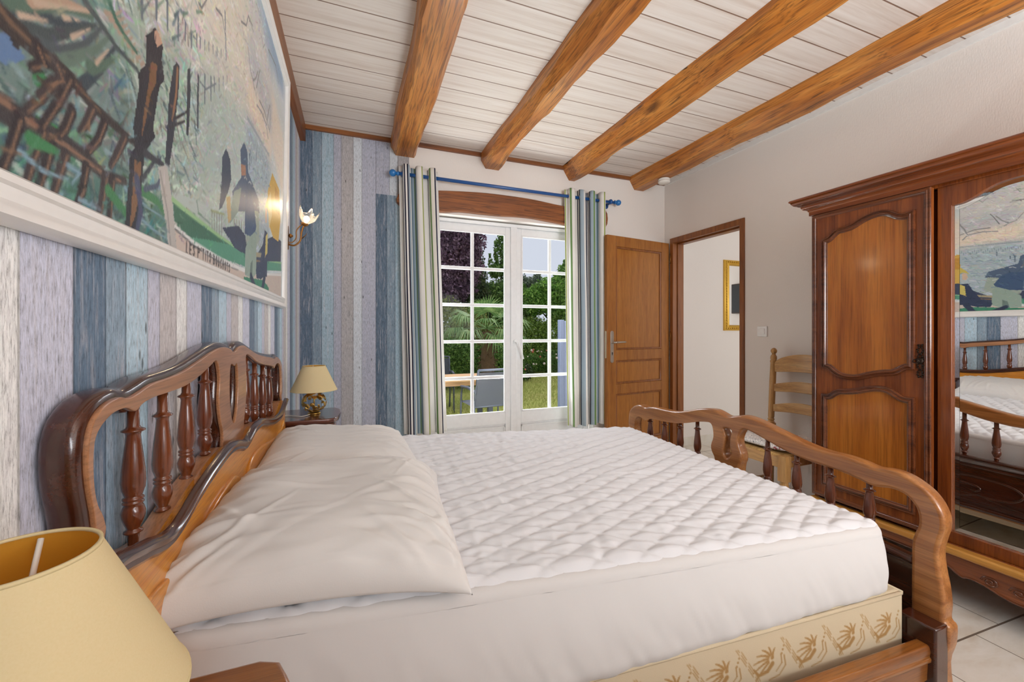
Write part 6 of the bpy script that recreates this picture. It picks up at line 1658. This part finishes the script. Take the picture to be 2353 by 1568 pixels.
tree('conifer', 'dark narrow conifer just right of the purple tree', 'tree', (3.85, 13.5, G), [(3.45,13.5,5.2,.35,.4,.9),(3.5,13.5,4.4,.42,.5,.8),(3.6,13.5,3.6,.50,.6,.8),(3.65,13.5,2.8,.62,.7,.8),(3.7,13.5,2.0,.7,.7,.8),(3.8,13.5,1.0,.7,.7,.9)], 22000, .05, LD_, 2)
tree('young_tree', 'slender young tree with upright sparse branches against the sky', 'tree', (5.1, 14.5, G), [(4.95,14.5,4.1,.10,.1,.5),(5.15,14.5,4.45,.12,.12,.6),(5.35,14.5,4.2,.12,.12,.55),(5.3,14.5,3.5,.35,.3,.4),(4.9,14.5,3.4,.25,.2,.3),(4.70,14.5,3.7,.06,.06,.35)], 2600, .06, LG, 3, .05)
tree('leafy_tree', 'mid-green bushy tree behind the palm', 'tree', (4.9, 14, G), [(4.6,14,2.35,.6,.6,.55),(5.3,14,2.45,.7,.6,.6),(4.6,14,1.6,.9,.7,.7),(5.5,14.2,1.5,.9,.7,.8)], 26000, .05, LG, 4)
tree('grey_tree', 'thin greyish tree behind the left of the right-hand casement', 'tree', (6.6, 15.5, G), [(6.3,15.5,2.9,.6,.5,.55),(6.9,15.5,2.8,.5,.5,.6),(7.1,15.5,3.3,.15,.15,.3)], 5200, .05, leaf_mat('leaf_grey', (66,84,66), (104,120,96), (150,160,132)), 5, .08)
tree('broadleaf_tree', 'big bright green tree in the right-hand window panes', 'tree', (7.3, 13.5, G), [(6.9,13.5,2.5,.9,.8,.6),(6.0,13.5,2.2,.6,.6,.5),(7.7,13.5,3.0,.8,.7,.7),(7.3,13.3,1.9,.8,.7,.7),(7.9,13.3,1.8,.6,.6,.9),(7.6,13.5,3.6,.35,.3,.3)], 34000, .055, LB_, 6)
tree('rounded_hedge', 'clipped olive-green hedge behind the lawn, under the purple tree', 'hedge', (2.2, 11.2, G), [(1.7,11.2,1.1,.7,.5,.9),(2.4,11.2,1.2,.7,.5,.85),(3.1,11.2,.9,.6,.5,.9),(2.3,11.0,.4,1.1,.5,.6),(3.7,11.3,.6,.6,.5,.7)], 30000, .035, LY_, 7, .05, 'hedges round the lawn')
tree('rounded_hedge', 'dark green ivy-covered hedge at the far left, behind the garden chairs', 'hedge', (2.6, 9.6, G), [(1.9,9.6,.45,.55,.4,.62),(2.5,9.6,.4,.5,.4,.6),(3.1,9.6,.32,.5,.4,.55),(3.6,9.7,.15,.45,.4,.42)], 26000, .03, LG, 8, .05, 'hedges round the lawn')
tree('shrub', 'light green shrub beyond the lawn in the right-hand casement', 'shrub', (6.3, 13.0, G), [(5.7,13,1.0,.7,.5,.65),(6.5,12.9,.9,.8,.5,.7),(7.2,13,.7,.5,.5,.7),(5.9,12.8,.3,.9,.4,.5),(6.9,12.8,.3,.8,.4,.5)], 26000, .035, leaf_mat('leaf_lime', (70, 96, 36), (118, 150, 58), (178, 196, 102)), 9, .05)
M['rose_petal'] = flat('rose_petal', (206, 96, 84), .6); M['rose_pale'] = flat('rose_pale', (236, 214, 206), .6)
rb_ = tree('rose_bush', 'low rose bushes with pink and white flowers at the far edge of the lawn', 'rose bush', (5.9, 11.9, G), [(5.2,11.9,.12,.5,.3,.32),(5.9,11.9,.15,.5,.3,.38),(6.6,11.9,.10,.5,.3,.32),(7.0,11.8,.2,.35,.3,.40)], 9000, .03, LG, 10, .02)
bm = bmesh.new(); bm2 = bmesh.new(); rr2 = random.Random(5)
bm.free(); bm2.free()
for k in range(46):
    bm = bmesh.new()
    bmesh.ops.create_icosphere(bm, subdivisions=1, radius=rr2.uniform(.02,.045), matrix=Matrix.Translation((rr2.uniform(4.8, 7.2), 11.55+rr2.uniform(-.05, .1), rr2.uniform(.05, .58))))
    bmobj('rose', bm, M['rose_pale'] if k % 3 else M['rose_petal'], rb_)
rb2 = tree('rose_bush', 'red-flowered low bush at the foot of the hedge, behind the garden chair', 'rose bush', (4.1, 10.4, G), [(3.7,10.4,.0,.4,.3,.25),(4.2,10.4,.02,.4,.3,.28)], 5000, .03, LD_, 12, .02)
for k in range(14):
    bm = bmesh.new(); bmesh.ops.create_icosphere(bm, subdivisions=1, radius=.03, matrix=Matrix.Translation((rr2.uniform(3.4, 4.5), 10.1, rr2.uniform(-.05, .25))))
    bmobj('rose', bm, M['rose_petal'], rb2)
# fan palm
palm = empty('fan_palm', (2.72, 8.5, G), 'fan palm with spiky green fronds and a shaggy brown trunk in the garden', 'palm tree')
LPm = leaf_mat('palm_leaf', (62, 96, 52), (110, 146, 84), (176, 196, 132), .2)
M['palm_trunk'] = flat('palm_trunk', (96, 74, 52), .95, bump=1.0, bscale=30, var=.4)
bm = bmesh.new()
tube_bm(bm, [(2.72, 8.5, G), (2.70, 8.5, .5), (2.69, 8.5, 1.15)], [.13, .15, .10], 12)
rp = random.Random(8)
for k in range(120):
    z = rp.uniform(.1, 1.2); a = rp.uniform(0, 2*PI); r_ = .14
    tube_bm(bm, [(2.70+r_*math.cos(a), 8.5+r_*math.sin(a), z), (2.70+(r_+.10)*math.cos(a), 8.5+(r_+.10)*math.sin(a), z-rp.uniform(-.08, .16))], [.012, .003], 4)
bmobj('trunk', bm, M['palm_trunk'], palm)
def frond(c, dirv, L, nb, R, droop, seed):
    bm = bmesh.new(); d = Vector(dirv).normalized(); hub = Vector(c) + d*L; rs = random.Random(seed)
    tube_bm(bm, [c, tuple(Vector(c)+d*L*.5+Vector((0,0,.02))), tuple(hub)], [.014, .010, .007], 5)
    side = d.cross(Vector((0,0,1)));
    if side.length < .1: side = Vector((1,0,0))
    side.normalize(); nrm = side.cross(d).normalized()
    for k in range(nb):
        a = math.radians(-118 + 236*k/(nb-1)); v = (d*math.cos(a) + side*math.sin(a)).normalized()
        ln = R*rs.uniform(.85, 1.05)*(1-.12*abs(a)/2); w = v.cross(nrm).normalized()*.016
        p0 = hub; p1 = hub+v*ln*.55+nrm*.05; p2 = hub+v*ln+Vector((0,0,-droop*ln*rs.uniform(.5,1.5)))
        vs = [bm.verts.new(q) for q in (p0-w*.3, p0+w*.3, p1+w, p1-w, p2)]
        bm.faces.new((vs[0], vs[1], vs[2], vs[3])); bm.faces.new((vs[3], vs[2], vs[4]))
    me = bpy.data.meshes.new('frond'); bm.to_mesh(me); bm.free()
    at = me.attributes.new('tone', 'FLOAT', 'POINT'); at.data.foreach_set('value', [rs.uniform(.2, .95) for _ in me.vertices])
    link('frond', me, LPm, palm)
C0 = (2.69, 8.5, 1.22)
for k, (dx, dy, dz, L, R, dr) in enumerate([(0,-.3,1,.38,.42,.05),(-.35,-.5,.7,.5,.42,.15),(.45,-.4,.7,.5,.42,.15),(-.9,-.3,.25,.62,.45,.4),(.9,-.3,.15,.62,.46,.45),(-.8,-.5,-.15,.55,.45,.5),(.8,-.4,-.25,.6,.45,.5),(-.3,-.9,.2,.5,.42,.4),(.4,-.8,-.1,.5,.42,.5),(0,.6,.8,.5,.42,.1),(-.6,.5,.4,.6,.42,.3),(.7,.5,.4,.6,.42,.3),(-1,.1,-.05,.65,.42,.5),(1,.1,.35,.62,.42,.35),(.1,-.9,-.35,.45,.4,.6)]):
    frond(C0, (dx, dy, dz), L, 26, R, dr, k)
# garden chairs, table, screen, lantern
M['alu'] = flat('grey_aluminium', (72, 76, 88), .5, .3)
def sling_mat():
    m = bpy.data.materials.new('grey_sling_mesh'); m.use_nodes = True; nt = m.node_tree; b = nt.nodes['Principled BSDF']; b.inputs['Base Color'].default_value = (*lin((66, 69, 78)), 1); b.inputs['Roughness'].default_value = .8; b.inputs['Alpha'].default_value = .8
    return m
M['sling'] = sling_mat()
def garden_chair(x, y, rz, label):
    r = empty('garden_chair', (0, 0, 0), label, 'garden chair', 'grey mesh garden chairs')
    W = .27
    def fr(nm, pts, rad, mat): return tube(nm, pts, rad, mat, r, 8)
    for s_ in (-1, 1):
        fr('side_frame', spline([(s_*W, -.30, .0), (s_*W, -.22, .40), (s_*W, -.26, .60), (s_*W, -.36, .90)], 4), .014, M['alu'])
        fr('front_leg', spline([(s_*W, .26, 0), (s_*W, .24, .45), (s_*W, .20, .62), (s_*W, .10, .655), (s_*W, -.28, .62)], 5), .013, M['alu'])
        fr('arm_rest', [(s_*(W+.01), .20, .645), (s_*(W+.01), -.05, .66), (s_*(W+.01), -.27, .635)], .019, M['alu'])
    fr('top_bar', [(-W, -.36, .90), (W, -.36, .90)], .016, M['alu'])
    bm = bmesh.new()
    for q_ in (((-W+.01,-.225,.44),(W-.01,-.225,.44),(W-.01,-.352,.87),(-W+.01,-.352,.87)), ((-W+.01,-.225,.43),(W-.01,-.225,.43),(W-.01,.25,.44),(-W+.01,.25,.44))):
        vs = [bm.verts.new(p) for p in q_]; bm.faces.new(vs)
        vs = [bm.verts.new((p[0], p[1]+.004, p[2]+.002)) for p in q_]; bm.faces.new(list(reversed(vs)))
    bmobj('mesh_sling', bm, M['sling'], r)
    fr('seat_bar', [(-W, .25, .44), (W, .25, .44)], .013, M['alu']); fr('seat_bar', [(-W, -.22, .44), (W, -.22, .44)], .013, M['alu'])
    r.location = (x, y, GZ_); r.rotation_euler = (0, 0, rz)
    return r
bpy.context.view_layer.update()
garden_chair(1.60, 5.05, math.radians(6), 'nearest grey mesh garden chair, its back to the window, in front of the wooden table')
garden_chair(1.30, 7.0, math.radians(175), 'grey mesh garden chair at the far side of the table, partly behind the left curtain')
gt = empty('garden_table', (1.35, 6.0, GZ_), 'wooden-topped garden table on the lawn, partly behind the left curtain', 'garden table')
M['teak'] = wood('teak', (192, 150, 110), (210, 170, 130), (168, 124, 88), 0, .6, 0)
box('table_top', .60, 1.98, 5.62, 6.38, .455, .485, M['teak'], gt, .004)
box('table_apron', .68, 1.90, 5.70, 6.30, .385, .455, M['teak'], gt)
for x in (.72, 1.86):
    for y in (5.74, 6.26): box('leg', x-.035, x+.035, y-.035, y+.035, GZ_, .39, M['alu'], gt)
sc_ = empty('garden_screen', (2.9, 4.62, GZ_), 'blue-grey upright garden screen outside, beside the right curtain', 'screen')
box('screen_panel', 2.46, 3.5, 4.60, 4.64, GZ_+.02, 1.295, flat('blue_grey_paint', (96, 104, 128), .55), sc_, .004)
box('screen_post', 2.41, 2.47, 4.585, 4.655, GZ_, 1.31, flat('blue_grey_post', (88, 96, 118), .55), sc_, .004)
gl = empty('garden_lantern', (6.15, 12.0, GZ_), 'small black lantern post by the roses, next to the blue-grey screen', 'garden lantern')
tube('lantern_post', [(6.15, 11.5, GZ_), (6.15, 11.5, .50)], .025, M['dark_bronze'], gl)
lathe('lantern_head', [(.05,0),(.08,.04),(.11,.22),(.14,.24),(.05,.34),(.012,.38)], (6.15, 11.5, .48), M['dark_bronze'], gl, 8)
